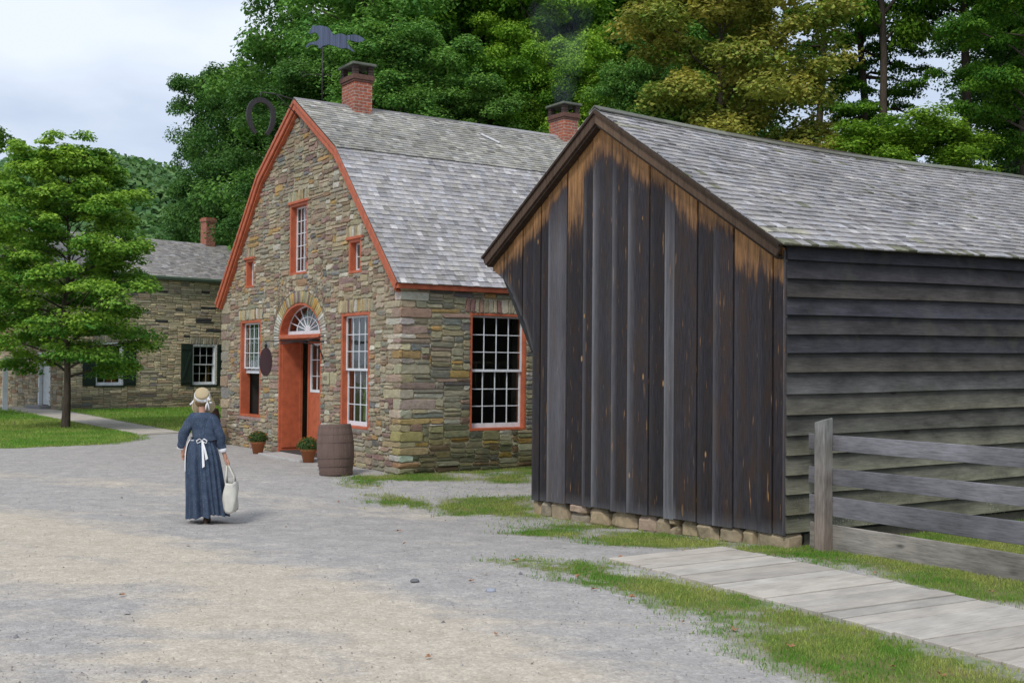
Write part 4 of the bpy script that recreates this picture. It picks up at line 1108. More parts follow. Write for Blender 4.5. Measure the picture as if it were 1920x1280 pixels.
def shed_roof():
    rng = random.Random(15); mb = MB(); X0 = -.17; Ln = SLen + .3; U = Vector((1, 0, 0))
    A = Vector((X0, AY, AZ)); B = Vector((X0, SE[0], SE[1])); D = B - A; dl = D.length; D.normalize(); N = D.cross(U); N = N if N.z > 0 else -N
    def colf(u, d, r, g_):
        c = grey(g_, .34, .06); v_ = float(vnoise(np.array(u * .7), np.array(d * 1.6), 19)); k = .85 + .3 * v_; c = tuple(x * k for x in c)
        if (r == 0 and g_.random() < .35) or (g_.random() < .02): c = (c[0] * .55, c[1] * .57, c[2] * .40)
        if v_ > .93: c = (c[0] * .88, c[1] * .88, c[2] * .74)
        return c
    # sagging deck
    ns = 28; V = []
    for s_ in range(ns + 1):
        u = Ln * s_ / ns
        for d in (0, dl): V.append(A + U * u + D * d - N * .004 + Vector((0, 0, warp(u, d))))
        for d in (0, dl): V.append(A + U * u + D * d - N * .03 + Vector((0, 0, warp(u, d))))
    F = []
    for s_ in range(ns):
        a = s_ * 4; b_ = a + 4; F += [(a, b_, b_ + 1, a + 1), (a + 2, a + 3, b_ + 3, b_ + 2), (a + 1, b_ + 1, b_ + 3, a + 3)]
    F.append((0, 1, 3, 2)); mb.add(V, F, (.07, .06, .05))
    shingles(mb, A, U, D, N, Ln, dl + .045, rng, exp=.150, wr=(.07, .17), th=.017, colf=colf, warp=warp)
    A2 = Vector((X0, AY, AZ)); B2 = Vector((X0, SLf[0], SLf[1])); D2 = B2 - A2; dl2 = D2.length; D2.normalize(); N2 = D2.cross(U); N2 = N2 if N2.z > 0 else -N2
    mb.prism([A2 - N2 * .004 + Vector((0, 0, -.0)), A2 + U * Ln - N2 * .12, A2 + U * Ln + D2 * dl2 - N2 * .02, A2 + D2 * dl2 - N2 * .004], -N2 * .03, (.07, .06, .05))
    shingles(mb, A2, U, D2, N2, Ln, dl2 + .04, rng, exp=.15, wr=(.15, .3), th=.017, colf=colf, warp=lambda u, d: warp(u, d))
    # ridge boards, mossy grey
    u = 0
    while u < Ln:
        w = 1.2 if u + 1.2 < Ln else Ln - u + .01; c = grey(rng, .13, .02); c = (c[0], c[1] * 1.04, c[2] * .85)
        for s_, (DD, NN) in enumerate(((D, N), (D2, N2))):
            P = lambda uu, d, h: A + U * uu + DD * d + NN * h + Vector((0, 0, warp(uu, 0)))
            e = .03 + (.002 if s_ else 0); mb.hexa([P(u, -.02, e), P(u + w, -.02, e), P(u + w, .13, e), P(u, .13, e), P(u, -.02, e + .02), P(u + w, -.02, e + .02), P(u + w, .13, e + .02), P(u, .13, e + .02)], c)
        u += w
    mb.build('roof', M['shingle'], shed)
    # rake boards
    for s_, (P, c) in enumerate((((A, B), (.13, .085, .055)), ((A2, B2), (.085, .055, .038)))):
        b = MB(); a, e = P; Dd = (e - a).normalized(); Nn = Vector((0, -Dd.z, Dd.y)) if s_ == 0 else Vector((0, -Dd.z, Dd.y)); Nn = Nn if Nn.z > 0 else -Nn
        ln = (e - a).length
        for (h0, h1, x0, x1, cc) in ((-.035, -.165, .005, .04, c), (-.012, -.05, -.022, .005, tuple(q * .5 for q in c)), (-.165, -.20, .035, .14, tuple(q * .5 for q in c))):
            def Q(d, h, x): 
                p = a + Dd * d + Nn * h
                if d == 0: p = Vector((p.x, a.y, a.z + h / Nn.z))
                return (X0 + x, p.y, p.z)
            ln1 = ln - (.0 if s_ else .0)
            b.hexa([Q(0, h1, x0), Q(ln1, h1, x0), Q(ln1, h0, x0), Q(0, h0, x0), Q(0, h1, x1), Q(ln1, h1, x1), Q(ln1, h0, x1), Q(0, h0, x1)],
                   [cc, tuple(q * .45 for q in cc), tuple(q * .45 for q in cc), cc] * 2 if s_ == 0 else cc)
        b.build('rake_board', M['trim'], shed, .004)
shed_roof()
def foundation():
    rng = random.Random(3); y = -.05; i = 0
    while y < 4.95:
        w = rng.choice([rng.uniform(.26, .62), rng.uniform(.16, .3)]) if i else .5; zt = .13 - .10 * y / 4.98; zb = gz(*(SO + Vector((-.552 * y, .834 * y, 0))).xy) - .06
        parts = [(y, w, zb, zt)]
        if i and rng.random() < .3: zm = zb + (zt - zb) * rng.uniform(.5, .65); parts = [(y, w, zb, zm), (y + .03, w * .8, zm, zt)]
        for (yy, ww, z0, z1) in parts:
            b = MB(); n = 9; c = rng.choice([(.34, .27, .17), (.30, .24, .16), (.36, .28, .18), (.27, .23, .17), (.36, .27, .20)]); ph = rng.random() * 6; ex_ = rng.uniform(.45, .85)
            V = []; K = 5; hx = rng.uniform(.15, .18); sk_ = rng.uniform(-1.3, 1.3); cy_, cz_ = yy + ww / 2, (z0 + z1) / 2; hh = (z1 - z0) / 2 + .012
            for a in range(K + 1):
                la = -math.pi / 2 + math.pi * a / K
                for q in range(n):
                    lo = 2 * math.pi * q / n; e = ex_
                    sx = math.copysign(abs(math.cos(la)) ** e * abs(math.cos(lo)) ** e, math.cos(lo)); sy = math.copysign(abs(math.cos(la)) ** e * abs(math.sin(lo)) ** e, math.sin(lo)); sz = math.copysign(abs(math.sin(la)) ** e, math.sin(la))
                    j = 1 + .07 * math.sin(3 * lo + ph) * math.cos(la * 2 + ph)
                    V.append((.155 + sx * hx * j + rng.uniform(-.016, .016), cy_ + sy * (ww / 2 + .008) * j + sk_ * sz * .03 + rng.uniform(-.012, .012), cz_ + sz * hh * min(1, j) + rng.uniform(-.014, .006)))
            b.add(V, [(a * n + q, a * n + (q + 1) % n, (a + 1) * n + (q + 1) % n, (a + 1) * n + q) for a in range(K) for q in range(n)], c, 0, False)
            b.build('foundation_stone', M['rock'], shed, .008)
        y += w + .005; i += 1
    for xx in (.45, 1.0):
        pass
    b = MB(); b.box(.35, SLen, .02, .2, -.1, .13, (.10, .09, .07)); b.build('side_sill', M['rock'], shed)
foundation()

# ------------------------------------------------------------------ fence
def fence():
    root = empty('board_fence', SO, HROT, 'weathered grey post and board fence beside the shed, four wide rails on a square post', 'fence')
    rng = random.Random(8)
    def rail(y0, y1, za0, zb0, za1, zb1, x0, c):
        b = MB(); ns = 24; V = []; C = []
        for s_ in range(ns + 1):
            t = s_ / ns; y = y0 + (y1 - y0) * t; wv = .006 * math.sin(t * 9 + za0 * 7); v0 = za0 + (za1 - za0) * t + wv; v1 = zb0 + (zb1 - zb0) * t + wv * .5
            V += [(x0, y, v0), (x0, y, v1), (x0 + .035, y, v1), (x0 + .035, y, v0)]; k_ = 1 + .25 * math.sin(t * 13 + za0 * 5)
            lo = tuple(q * k_ * (.95) for q in c); hi = tuple(q * k_ * 1.12 for q in c)
            C += [lo, hi, hi, lo]
        F = [(s_ * 4 + k_, s_ * 4 + (k_ + 1) % 4, s_ * 4 + 4 + (k_ + 1) % 4, s_ * 4 + 4 + k_) for s_ in range(ns) for k_ in range(4)] + [(0, 1, 2, 3), (ns * 4 + 3, ns * 4 + 2, ns * 4 + 1, ns * 4)]
        b.add(V, F, C); return b.build('rail', M['rail'], root, .004)
    c = (.175, .172, .185)
    rail(-.10, -8, 1.074, 1.25, 1.085, 1.25, .29, c); rail(-.10, -8, .706, .887, .695, .88, .29, c); rail(-.11, -8, .355, .571, .34, .56, .29, (.165, .162, .175)); rail(-.12, -8, -.03, .262, -.03, .24, .29, (.235, .215, .19))
    for y in (-.378, -3.55, -6.7):
        b = MB(); w_ = .072; X = .215
        b.hexa([(X - w_, y - w_, -.3), (X + w_, y - w_, -.3), (X + w_, y + w_, -.3), (X - w_, y + w_, -.3), (X - w_, y - w_, 1.43), (X + w_, y - w_, 1.45), (X + w_, y + w_, 1.42), (X - w_, y + w_, 1.39)],
               [(.25, .19, .15)] * 4 + [(.20, .20, .19)] * 4)
        o = b.build('post', M['postw'], root, .012)
fence()

# ------------------------------------------------------------------ board walks
def boardwalk(name, nA, nB, fA, fB, pw, zt, label, col):
    rng = random.Random(2); nA, nB, fA, fB = [Vector(p) for p in (nA, nB, fA, fB)]
    ln = ((nB - nA).length + (fB - fA).length) / 2; n = int(ln / pw); mb = MB()
    ang = math.atan2(fA.y - nA.y, fA.x - nA.x); ca, sa = math.cos(-ang), math.sin(-ang)
    def lc(x, y, z): x -= nA.x; y -= nA.y; return (x * ca - y * sa, x * sa + y * ca, z)
    cuts = [0]
    for i in range(n): cuts.append(cuts[-1] + rng.uniform(.8, 1.2))
    cuts = [c / cuts[-1] for c in cuts]
    for i in range(n):
        gap = .008 / ln * rng.uniform(.8, 1.6)
        t0, t1 = cuts[i] + gap, cuts[i + 1] - gap; e0, e1 = rng.uniform(-.012, .010), rng.uniform(-.01, .012)
        P = [nA.lerp(nB, t0), fA.lerp(fB, t0), fA.lerp(fB, t1), nA.lerp(nB, t1)]
        d = (P[1] - P[0]).normalized(); P[0] -= d * e0; P[3] -= d * e0; P[1] += d * e1; P[2] += d * e1
        g = [gz(p.x, p.y) for p in P]; h = zt + rng.uniform(-.005, .005); k_ = rng.uniform(.86, 1.1); w_ = rng.uniform(-.02, .02)
        c = (col[0] * k_ * (1 + w_), col[1] * k_, col[2] * k_ * (1 - w_))
        mb.hexa([lc(p.x, p.y, min(g) - .05) for p in P] + [lc(p.x, p.y, gg + h + rng.uniform(-.003, .003)) for p, gg in zip(P, g)], c)
    o = mb.build(name, M['plank'], None, .007, loc=(nA.x, nA.y, 0)); o.rotation_euler = (0, 0, ang); tag(o, label, 'boardwalk', kind='structure')
boardwalk('boardwalk', (1.02, 12.08), (5.05, 4.75), (2.36, 13.04), (6.55, 5.3), 0.235, .03, 'pale grey plank boardwalk running along the fence', (.47, .43, .375))
boardwalk('boardwalk', (-10.0, 31.55), (-14.9, 39.1), (-9.25, 32.7), (-13.85, 39.9), .32, .03, 'pale plank walk crossing the lawn past the maple trunk', (.50, .45, .385))
boardwalk('boardwalk', (-14.9, 39.1), (-24.6, 52.4), (-13.85, 39.9), (-22.9, 53.8), .32, .03, 'pale plank walk reaching the far stone house door', (.50, .45, .385))

# ------------------------------------------------------------------ second stone building
BO = Vector((-18.255, 47.136, 0)); BROT = math.atan(1.083)
def building2():
    root = empty('stone_cottage', BO, BROT, 'low grey stone building with dark green shutters and a brick chimney beyond the lawn', 'house')
    rng = random.Random(31); BL, BW, EH = 9.9, 7.0, 5.6
    z = Vector((0, 0, 1))
    pal = [((.40, .37, .27), 20), ((.34, .32, .24), 20), ((.44, .39, .28), 14), ((.28, .26, .21), 8), ((.17, .17, .165), 2), ((.36, .28, .21), 4)]
    def colf(u, v, r_):
        c = tuple(q * m_ for q, m_ in zip(pick(r_, pal), (1.6, 1.48, 1.35)))
        if v < .6: c = tuple(q * .62 for q in c)
        if v > 2.9 and r_.random() < .05: c = (.07, .072, .075)
        return c
    wins = [(1.40, 2.66, .99, 2.80), (5.95, 7.22, .99, 2.80)]
    mb = MB(); o = Vector((0, 0, 0)); U = Vector((1, 0, 0)); N = Vector((0, -1, 0))
    sheet(mb, o, U, z, rect(0, BL, -.3, EH), [rect(*w_) for w_ in wins], (.27, .24, .17), 0, .4, N, 0, (.1, .09, .08))
    lin = []
    for a0, a1, b0, b1 in wins:
        u = a0 - .1
        while u < a1 + .1: w_ = rng.uniform(.06, .14); stone(mb, o, U, z, N, u, b1, w_, .3, pick(rng, pal), rng, .03, .01); u += w_
    def inside(u, v):
        ok = v < EH - .02
        for a0, a1, b0, b1 in wins: ok &= ~((u > a0 - .1) & (u < a1 + .1) & (v > b0 - (0)) & (v < b1 + .3))
        for a0, a1, b0, b1 in wins: ok |= ((u > a0 - .1) & (u < a0) & (v > b0) & (v < b1)) | ((u > a1) & (u < a1 + .1) & (v > b0) & (v < b1))
        return ok
    rubble(mb, o, U, z, N, BL, EH, inside, rng, cell=.035, wr=(.25, .9), hr=(.06, .16), colf=colf)
    mb.build('front_wall', [M['mortar'], M['stone']], root)
    mb = MB(); U2 = Vector((0, 1, 0)); N2 = Vector((-1, 0, 0))
    sheet(mb, o, U2, z, [(0, -.3), (BW, -.3), (BW, EH), (BW / 2, 7.65), (0, EH)], [rect(1.1, 2.0, .15, 2.3)], (.27, .24, .17), 0, .35, N2)
    def in2(u, v): return (v < EH + np.clip(1 - np.abs(u - BW / 2) / (BW / 2), 0, 1) * 2.0 - .05) & ~((u > 1.1) & (u < 2.0) & (v < 2.3))
    pal2 = [((.42, .35, .24), 20), ((.36, .31, .22), 20), ((.29, .19, .12), 8), ((.35, .32, .25), 5)]
    rubble(mb, o, U2, z, N2, BW, 7.6, in2, rng, cell=.04, wr=(.2, .7), hr=(.08, .2), colf=lambda u, v, r_: pick(r_, pal2))
    mb.box(BL - .05, BL, 0, BW, -.3, EH, (.25, .22, .16)); mb.box(0, BL, BW - .05, BW, -.3, EH, (.25, .22, .16)); mb.prism([(BL - .05, 0, EH), (BL - .05, BW, EH), (BL - .05, BW / 2, 7.6)], (.05, 0, 0), (.25, .22, .16))
    mb.build('gable_wall', [M['mortar'], M['stone']], root)
    for a0, a1, b0, b1 in wins:
        fr = window(root, 'y', a0, a1, b0, b1, 3, 4, fw=.09, fmat='white', depth=.06, sashd=.045)
        s = MB(); s.box(a0 - .06, a1 + .06, -.06, .02, b0 - .07, b0 - .002, (.06, .06, .06)); s.build('sill', M['green'], fr)
        for (s0, s1) in ((a0 - .56, a0 - .0), (a1 + .0, a1 + .56)):
            s = MB(); s.box(s0, s1, -.085, -.04, b0 - .02, b1 + .0)
            for k_ in range(1, 4): s.box(s0 + (s1 - s0) * k_ / 4 - .004, s0 + (s1 - s0) * k_ / 4 + .004, -.092, -.085, b0, b1 - .02)
            for zz in (b0 + .1, b1 - .25): s.box(s0 + .02, s1 - .02, -.108, -.086, zz, zz + .11)
            s.bar((s0 + .06, -.098, b0 + .25), (s1 - .06, -.098, b1 - .3), .02, .09, up=(0, 0, 1))
            s.build('shutter', M['green'], root)
    cu = MB(); cu.prism([(2.1, .45, .99), (2.6, .45, .99), (2.6, .45, 1.9), (2.45, .45, 2.1)], (0, .03, 0), (.4, .12, .03)); cu.build('curtain', M['canvas'], root); cu = MB(); cu.prism([(6.75, .45, .99), (7.15, .45, .99), (7.15, .45, 2.0), (7.0, .45, 1.6)], (0, .03, 0), (.35, .18, .06)); cu.build('curtain', M['canvas'], root)
    d = MB(); d.box(.12, .2, 1.14, 1.96, .18, 2.27); d.box(-.03, .12, 1.0, 1.12, .15, 2.35); d.box(-.03, .12, 1.98, 2.1, .15, 2.35); d.box(-.03, .12, 1.12, 1.98, 2.25, 2.35); d.build('door', M['white'], root, .004)
    s = MB(); s.box(-.5, 0, .9, 2.2, -.05, .16, (.25, .25, .25)); s.build('step', M['concrete'], root, .01)
    b = MB(); b.box(-.1, BL + .1, -.28, -.0, EH - .02, EH + .12); b.box(-.1, BL + .1, -.34, -.28, EH + .05, EH + .13); b.build('gutter_board', M['gutter'], root, .008)
    mb = MB(); X0 = -.15; Ln = BL + .3
    RZ = 7.70
    for s_ in (-1, 1):
        A = Vector((X0, BW / 2, RZ)); B = Vector((X0, BW / 2 + s_ * (BW / 2 + .32), EH + .12)); D = (B - A); dl = D.length; D.normalize(); U = Vector((1, 0, 0)); N = D.cross(U); N = N if N.z > 0 else -N
        mb.prism([A - N * .005, A + U * Ln - N * .005, A + U * Ln + D * dl - N * .005, A + D * dl - N * .005], -N * .05, (.1, .1, .1))
        if s_ < 0: shingles(mb, A, U, D, N, Ln, dl, rng, exp=.135, wr=(.12, .3), th=.016, colf=lambda u, d, r, g_: tuple(q * 1. for q in grey(g_, .36, .09, .02)))
    mb.build('roof', M['shingle'], root)
    b = MB(); cx, cy = 8.92, BW / 2; b.box(cx - .25, cx + .25, cy - .25, cy + .25, 7.2, 8.78); ch = b.build('chimney', M['brick'], root, .006)
    b = MB(); b.box(cx - .29, cx + .29, cy - .29, cy + .29, 8.78, 8.92); b.box(cx - .25, cx + .25, cy - .25, cy + .25, 8.92, 8.98); b.build('chimney_band', M['brick'], ch, .006)
building2()

# far white house, its dark stair rail, and the white post at the left edge of the lawn
def white_house():
    root = empty('white_house', (-33.5, 74, 0), R(20), 'white clapboard house glimpsed far behind the maple at the left', 'house')
    b = MB()
    b.box(0, 9, 0, .05, 0, 4.2)
    for i in range(21): b.hexa([(0, -.02, i * .2), (9, -.02, i * .2), (9, 0, i * .2), (0, 0, i * .2), (0, -.004, i * .2 + .2), (9, -.004, i * .2 + .2), (9, 0, i * .2 + .2), (0, 0, i * .2 + .2)])
    b.box(0, .05, .05, 7, 0, 4.2); b.box(8.95, 9, .05, 7, 0, 4.2); b.box(0, 9, 7, 7.05, 0, 4.2); b.prism([(0, 0, 4.2), (0, 7.05, 4.2), (0, 3.5, 6.4)], (.05, 0, 0)); b.prism([(8.95, 0, 4.2), (8.95, 7.05, 4.2), (8.95, 3.5, 6.4)], (.05, 0, 0)); b.build('wall', M['white'], root)
    r = MB(); r.hexa([(-.3, -.4, 4.0), (9.3, -.4, 4.0), (9.3, 3.5, 6.4), (-.3, 3.5, 6.4), (-.3, -.4, 4.1), (9.3, -.4, 4.1), (9.3, 3.5, 6.5), (-.3, 3.5, 6.5)], (.2, .2, .2)); r.hexa([(-.3, 3.5, 6.4), (9.3, 3.5, 6.4), (9.3, 7.4, 4.0), (-.3, 7.4, 4.0), (-.3, 3.5, 6.5), (9.3, 3.5, 6.5), (9.3, 7.4, 4.1), (-.3, 7.4, 4.1)], (.2, .2, .2)); r.build('roof', M['shingle'], root)
    for x in (2, 5.5):
        window(root, 'y', x, x + 1, 1.1, 2.8, 3, 4, fw=.08, fmat='white', xoff=-.04)
    b = MB(); b.box(5.6, 6.6, -.05, -.03, .1, 2.2); b.build('door', M['green'], root)
white_house()
def white_post():
    root = empty('gate_post', (-20.12, 46.1, 0), R(30), 'square white wooden post at the far left beside the walk', 'post')
    b = MB(); b.box(-.09, .09, -.09, .09, -.2, 2.0); b.build('post', M['white'], root, .006)
    b = MB(); b.box(-.13, .13, -.13, .13, 2.0, 2.06); b.lathe([(.13, 2.06), (.09, 2.1), (.001, 2.16)], 4); b.build('cap', M['white'], root, .004)
white_post()
def stair_rail():
    root = empty('porch_stair', (-22.7, 53.0, 0), R(45), 'dark painted porch post with slanting stair rails beside the far stone building', 'stair')
    b = MB(); b.box(-.09, .09, -.09, .09, 0, 2.6); b.build('post', M['green'], root, .006)
    for z in (.15, .75, 1.35):
        b = MB(); b.bar((.08, 0, z), (.8, 0, z + .5), .05, .10, up=(0, 0, 1)); b.build('rail', M['green'], root, .004)
    b = MB(); b.box(.75, .85, -.05, .05, 0, 2.0); b.build('post', M['white'], root, .004)
stair_rail()

# ------------------------------------------------------------------ the woman
def skin_mesh(name, verts, edges, radii, mats, parent, root=0, levels=2, col=(.5, .3, .2), flat=None):
    me = bpy.data.meshes.new(name); me.from_pydata([Vector(v) for v in verts], edges, []); o = bpy.data.objects.new(name, me); COL.objects.link(o)
    sk = o.modifiers.new('s', 'SKIN'); sk.use_smooth_shade = True
    for i, r in enumerate(radii):
        v = me.skin_vertices[0].data[i]; v.radius = (r, r) if not hasattr(r, '__len__') else r
    me.skin_vertices[0].data[root].use_root = True
    ss = o.modifiers.new('u', 'SUBSURF'); ss.levels = levels; ss.render_levels = levels
    dg = bpy.context.evaluated_depsgraph_get(); dg.update(); m2 = bpy.data.meshes.new_from_object(o.evaluated_get(dg)); bpy.data.objects.remove(o)
    m2.name = name; m2.materials.clear(); m2.materials.append(mats)
    for a in list(m2.color_attributes): m2.color_attributes.remove(a)
    ca = m2.color_attributes.new('Col', 'FLOAT_COLOR', 'POINT'); ca.data.foreach_set('color', np.tile([*col, 1.], len(m2.vertices)).astype(np.float32))
    m2.polygons.foreach_set('use_smooth', [True] * len(m2.polygons))
    ob = bpy.data.objects.new(name, m2); COL.objects.link(ob)
    if parent: ob.parent = parent
    return ob

def woman():
    px, py = -3.926, 14.968; g = gz(px, py)
    root = empty('person', (px, py, g), R(6), 'woman walking away in a long blue calico dress, white apron ties and straw bonnet', 'person')
    SK = (.50, .27, .19)
    # local: x right, y away from the camera, z up
    V = [(-.03, 0, .90), (-.03, 0, 1.08), (-.045, -.01, 1.22), (-.055, .0, 1.31), (-.06, .02, 1.43), (-.065, .03, 1.50), (-.07, .045, 1.585),
         (-.18, 0, 1.275), (-.275, .01, 1.14), (-.30, .06, .955), (-.31, .075, .90), (-.312, .085, .86),        # left arm to palm
         (.06, 0, 1.275), (.150, -.005, 1.11), (.215, .0, .92), (.245, .005, .83), (.262, .01, .785),          # right arm
         (-.10, .0, .85), (-.10, .10, .50), (-.09, .22, .12), (-.09, .30, .06),                               # left leg forward
         (.04, .0, .85), (.03, .0, .48), (.01, -.05, .13), (.01, -.02, .05)]
    E = [(0, 1), (1, 2), (2, 3), (3, 4), (4, 5), (5, 6), (3, 7), (7, 8), (8, 9), (9, 10), (10, 11), (3, 12), (12, 13), (13, 14), (14, 15), (15, 16), (0, 17), (17, 18), (18, 19), (19, 20), (0, 21), (21, 22), (22, 23), (23, 24)]
    Rr = [.11, .09, .09, .07, .043, .06, .085, .042, .036, .03, .024, .028, .042, .036, .03, .024, .028, .075, .055, .035, .035, .075, .055, .035, .035]
    # fingers: left relaxed, right curled round the bag handle
    def finger(base, pts, r):
        i0 = len(V); last = base
        for p in pts: V.append(p); E.append((last, len(V) - 1)); Rr.append(r); last = len(V) - 1
    for k in range(4):
        x = -.325 + k * .012; l = [.052, .06, .056, .044][k]
        finger(11, [(x + .004, .068 + k * .012, .845), (x + .012, .07 + k * .013, .845 - l * .5), (x + .03, .072 + k * .013, .845 - l)], .0085)
    finger(10, [(-.292, .065, .885), (-.278, .06, .862), (-.272, .065, .842)], .0095)
    for k in range(4):
        y = -.018 + k * .016; finger(16, [(.285, y, .768), (.290, y, .745), (.270, y, .733), (.256, y, .742)], .0085)
    finger(15, [(.240, -.02, .79), (.252, -.028, .765), (.266, -.03, .75)], .0095)
    body = skin_mesh('body', V, E, Rr, M['skin'], root, 0, 1, SK)
    # nose, ears and eyes sit on the far side of the head and at its sides
    f = MB(); hc = Vector((-.07, .045, 1.585))
    f.lathe([(.001, -.02), (.014, -.01), (.008, .02), (.001, .03)], 8, (hc.x, hc.y + .098, hc.z - .01), SK)
    for s_ in (-1, 1): f.lathe([(.001, -.03), (.013, -.01), (.015, .015), (.001, .03)], 8, (hc.x + s_ * .08, hc.y, hc.z - .01), SK); f.lathe([(.001, -.01), (.011, 0), (.001, .01)], 8, (hc.x + s_ * .032, hc.y + .08, hc.z + .012), (.8, .8, .8))
    f.build('face', M['skin'], root)
    # bodice with sleeves
    BV = [(-.05, 0, 1.02), (-.05, -.005, 1.10), (-.06, -.012, 1.20), (-.065, -.008, 1.31), (-.066, .010, 1.405),
          (-.172, 0, 1.335), (-.255, .0, 1.22), (-.298, .015, 1.12), (-.325, .05, 1.0), (-.335, .07, .945),
          (.042, 0, 1.335), (.125, -.005, 1.21), (.165, -.005, 1.10), (.198, .0, .97), (.212, .002, .915)]
    BE = [(0, 1), (1, 2), (2, 3), (3, 4), (3, 5), (5, 6), (6, 7), (7, 8), (8, 9), (3, 10), (10, 11), (11, 12), (12, 13), (13, 14)]
    BR = [(.125, .115), (.128, .115), (.155, .13), (.142, .115), (.060, .056), (.082, .085), (.078, .08), (.068, .07), (.056, .06), (.044, .046), (.082, .085), (.078, .08), (.066, .07), (.052, .055), (.042, .044)]
    bod = skin_mesh('bodice', BV, BE, BR, M['cloth'], root, 2, 2)
    tx = bpy.data.textures.new('wrinkle', 'CLOUDS'); tx.noise_scale = .09
    dm = bod.modifiers.new('w', 'DISPLACE'); dm.texture = tx; dm.strength = .04; dm.mid_level = .5
    # skirt
    n = 132; rows = 26; Vs = []; rng = random.Random(2)
    folds = [(rng.uniform(0, 6.28), rng.choice([9, 13, 17, 23]), rng.uniform(.3, 1)) for _ in range(7)]
    for i in range(rows + 1):
        t = i / rows; z = 1.075 - t * 1.0
        hip = 1 - math.exp(-t * 9)
        rx = .132 + .062 * hip + .050 * t; ry = .115 + .075 * hip + .07 * t
        for k in range(n):
            a = 2 * math.pi * k / n
            w = sum(am * math.sin(fr * a + ph + .7 * math.sin(t * 2.2 + ph)) for ph, fr, am in folds) / 2.3
            w2 = .0 + .0
            sharp = (abs(w) ** .75) * (1 if w > 0 else -1)
            r = 1 + (.05 + .16 * t) * sharp + .02 * (t < .06) * math.sin(a * 44) + .012 * math.sin(a * 44) * (1 - t)
            cx = -.060 + .072 * t + .0 * t; cy = .0 + .05 * t
            zz = z - (.018 * math.sin(a * 2 + 1) + .012 * w) * t * (1) + (.02 * t if math.cos(a) > .3 else 0)
            Vs.append((cx + rx * r * math.cos(a), cy + ry * r * math.sin(a), max(.055, zz)))
    b = MB(); b.add(Vs, [(i * n + k, i * n + (k + 1) % n, (i + 1) * n + (k + 1) % n, (i + 1) * n + k) for i in range(rows) for k in range(n)], (.05, .07, .12), 0, True)
    b.add([(x * .93 - .0, y * .93, z + .06) for x, y, z in Vs[:n]] , [tuple(range(n))], (.05, .07, .12))
    b.build('skirt', M['cloth'], root)
    b = MB(); b.lathe([(.135, 1.045), (.140, 1.06), (.136, 1.085)], 40, (-.055, 0, 0), (.05, .07, .12), wob=lambda k, z: 1.0); b.build('waistband', M['cloth'], root)
    # apron: wraps the front, its edge just showing on the left hip
    Va = []; ra = 18
    for i in range(ra + 1):
        t = i / ra * .52; z = 1.07 - t * .80; hip = 1 - math.exp(-t * 9)
        for k in range(25):
            a = math.pi * (.10 + 1.04 * k / 24); rx = .126 + .062 * hip + .046 * t; ry = .115 + .078 * hip + .07 * t + .004
            Va.append((-.072 + .06 * t + rx * 1.055 * math.cos(a) * (1 + .02 * math.sin(k * 2.1)), .0 + .05 * t + ry * 1.05 * math.sin(a) - .012, z))
    b = MB(); b.add(Va, [(i * 25 + k, i * 25 + k + 1, (i + 1) * 25 + k + 1, (i + 1) * 25 + k) for i in range(ra) for k in range(24)], (.8, .8, .8), 0, True); ap = b.build('apron', M['white2'], root)
    sm = ap.modifiers.new('t', 'SOLIDIFY'); sm.thickness = .004
    # ties and bow at the back
    b = MB(); y = -.135
    b.tube([(-.195, -.05, 1.058), (-.15, -.10, 1.062), (-.06, -.13, 1.066), (.02, -.12, 1.064), (.08, -.05, 1.06)], .006, 6, (.8, .8, .8))
    for s_ in (-1, 1): b.tube([(-.035, y - .012, 1.066), (-.035 + s_ * .03, y - .028, 1.085), (-.035 + s_ * .065, y - .026, 1.062), (-.035 + s_ * .055, y - .026, 1.03), (-.035 + s_ * .02, y - .02, 1.045), (-.035, y - .014, 1.062)], [.006, .008, .008, .007, .007, .006], 6, (.8, .8, .8))
    for (p0, p1, p2) in (((-.033, y - .012, 1.065), (-.015, y - .055, .92), (.0, y - .085, .73)), ((-.03, y - .012, 1.065), (.01, y - .06, .95), (.04, y - .075, .83))):
        b.add([Vector(p0) + Vector((-.008, 0, 0)), Vector(p0) + Vector((.008, 0, 0)), Vector(p1) + Vector((.013, -.002, 0)), Vector(p1) + Vector((-.013, -.002, 0)), Vector(p2) + Vector((.015, 0, .01)), Vector(p2) + Vector((-.015, 0, -.01))], [(0, 1, 2, 3), (3, 2, 4, 5)], (.85, .85, .85))
    ti = b.build('apron_tie', M['white2'], root); sm = ti.modifiers.new('t', 'SOLIDIFY'); sm.thickness = .003
    # cuffs
    for (p, q, r0) in (((-.336, .073, .942), (-.326, .068, .985), .046), ((.212, .002, .905), (.203, .0, .95), .044)):
        b = MB(); P = Vector(p); Q = Vector(q); b.tube([P, P.lerp(Q, .2), P.lerp(Q, .8), Q], [r0 * 1.02, r0 * 1.1, r0 * 1.12, r0 * 1.02], 16, (.8, .8, .8)); b.build('cuff', M['white2'], root)
    # hair
    b = MB()
    H = []
    for i in range(13):
        la = -math.pi * .42 + math.pi * .90 * i / 12; H.append((.098 * math.cos(la), .105 * math.sin(la)))
    b.lathe(H, 26, (hc.x, hc.y - .004, hc.z - .012), (.20, .125, .06), wob=lambda k, z: 1 + .04 * math.sin(k * 2.7)); b.build('hair', M['hair'], root)
    # bonnet: straw tube, crown facing back and up, flaring forward
    bo = MB(); ax = Vector((.05, -.80, .60)).normalized(); fr = -ax
    u = ax.orthogonal().normalized(); v = ax.cross(u); c0 = hc + Vector((.006, .0, .008))
    prof = [(-.17, .150), (-.12, .138), (-.06, .124), (.0, .112), (.05, .100), (.125, .088), (.133, .080), (.134, .0)]; n = 30; VV = []
    for d, r in prof:
        for k in range(n): a = 2 * math.pi * k / n; VV.append(c0 + ax * d + (u * math.cos(a) + v * math.sin(a)) * r)
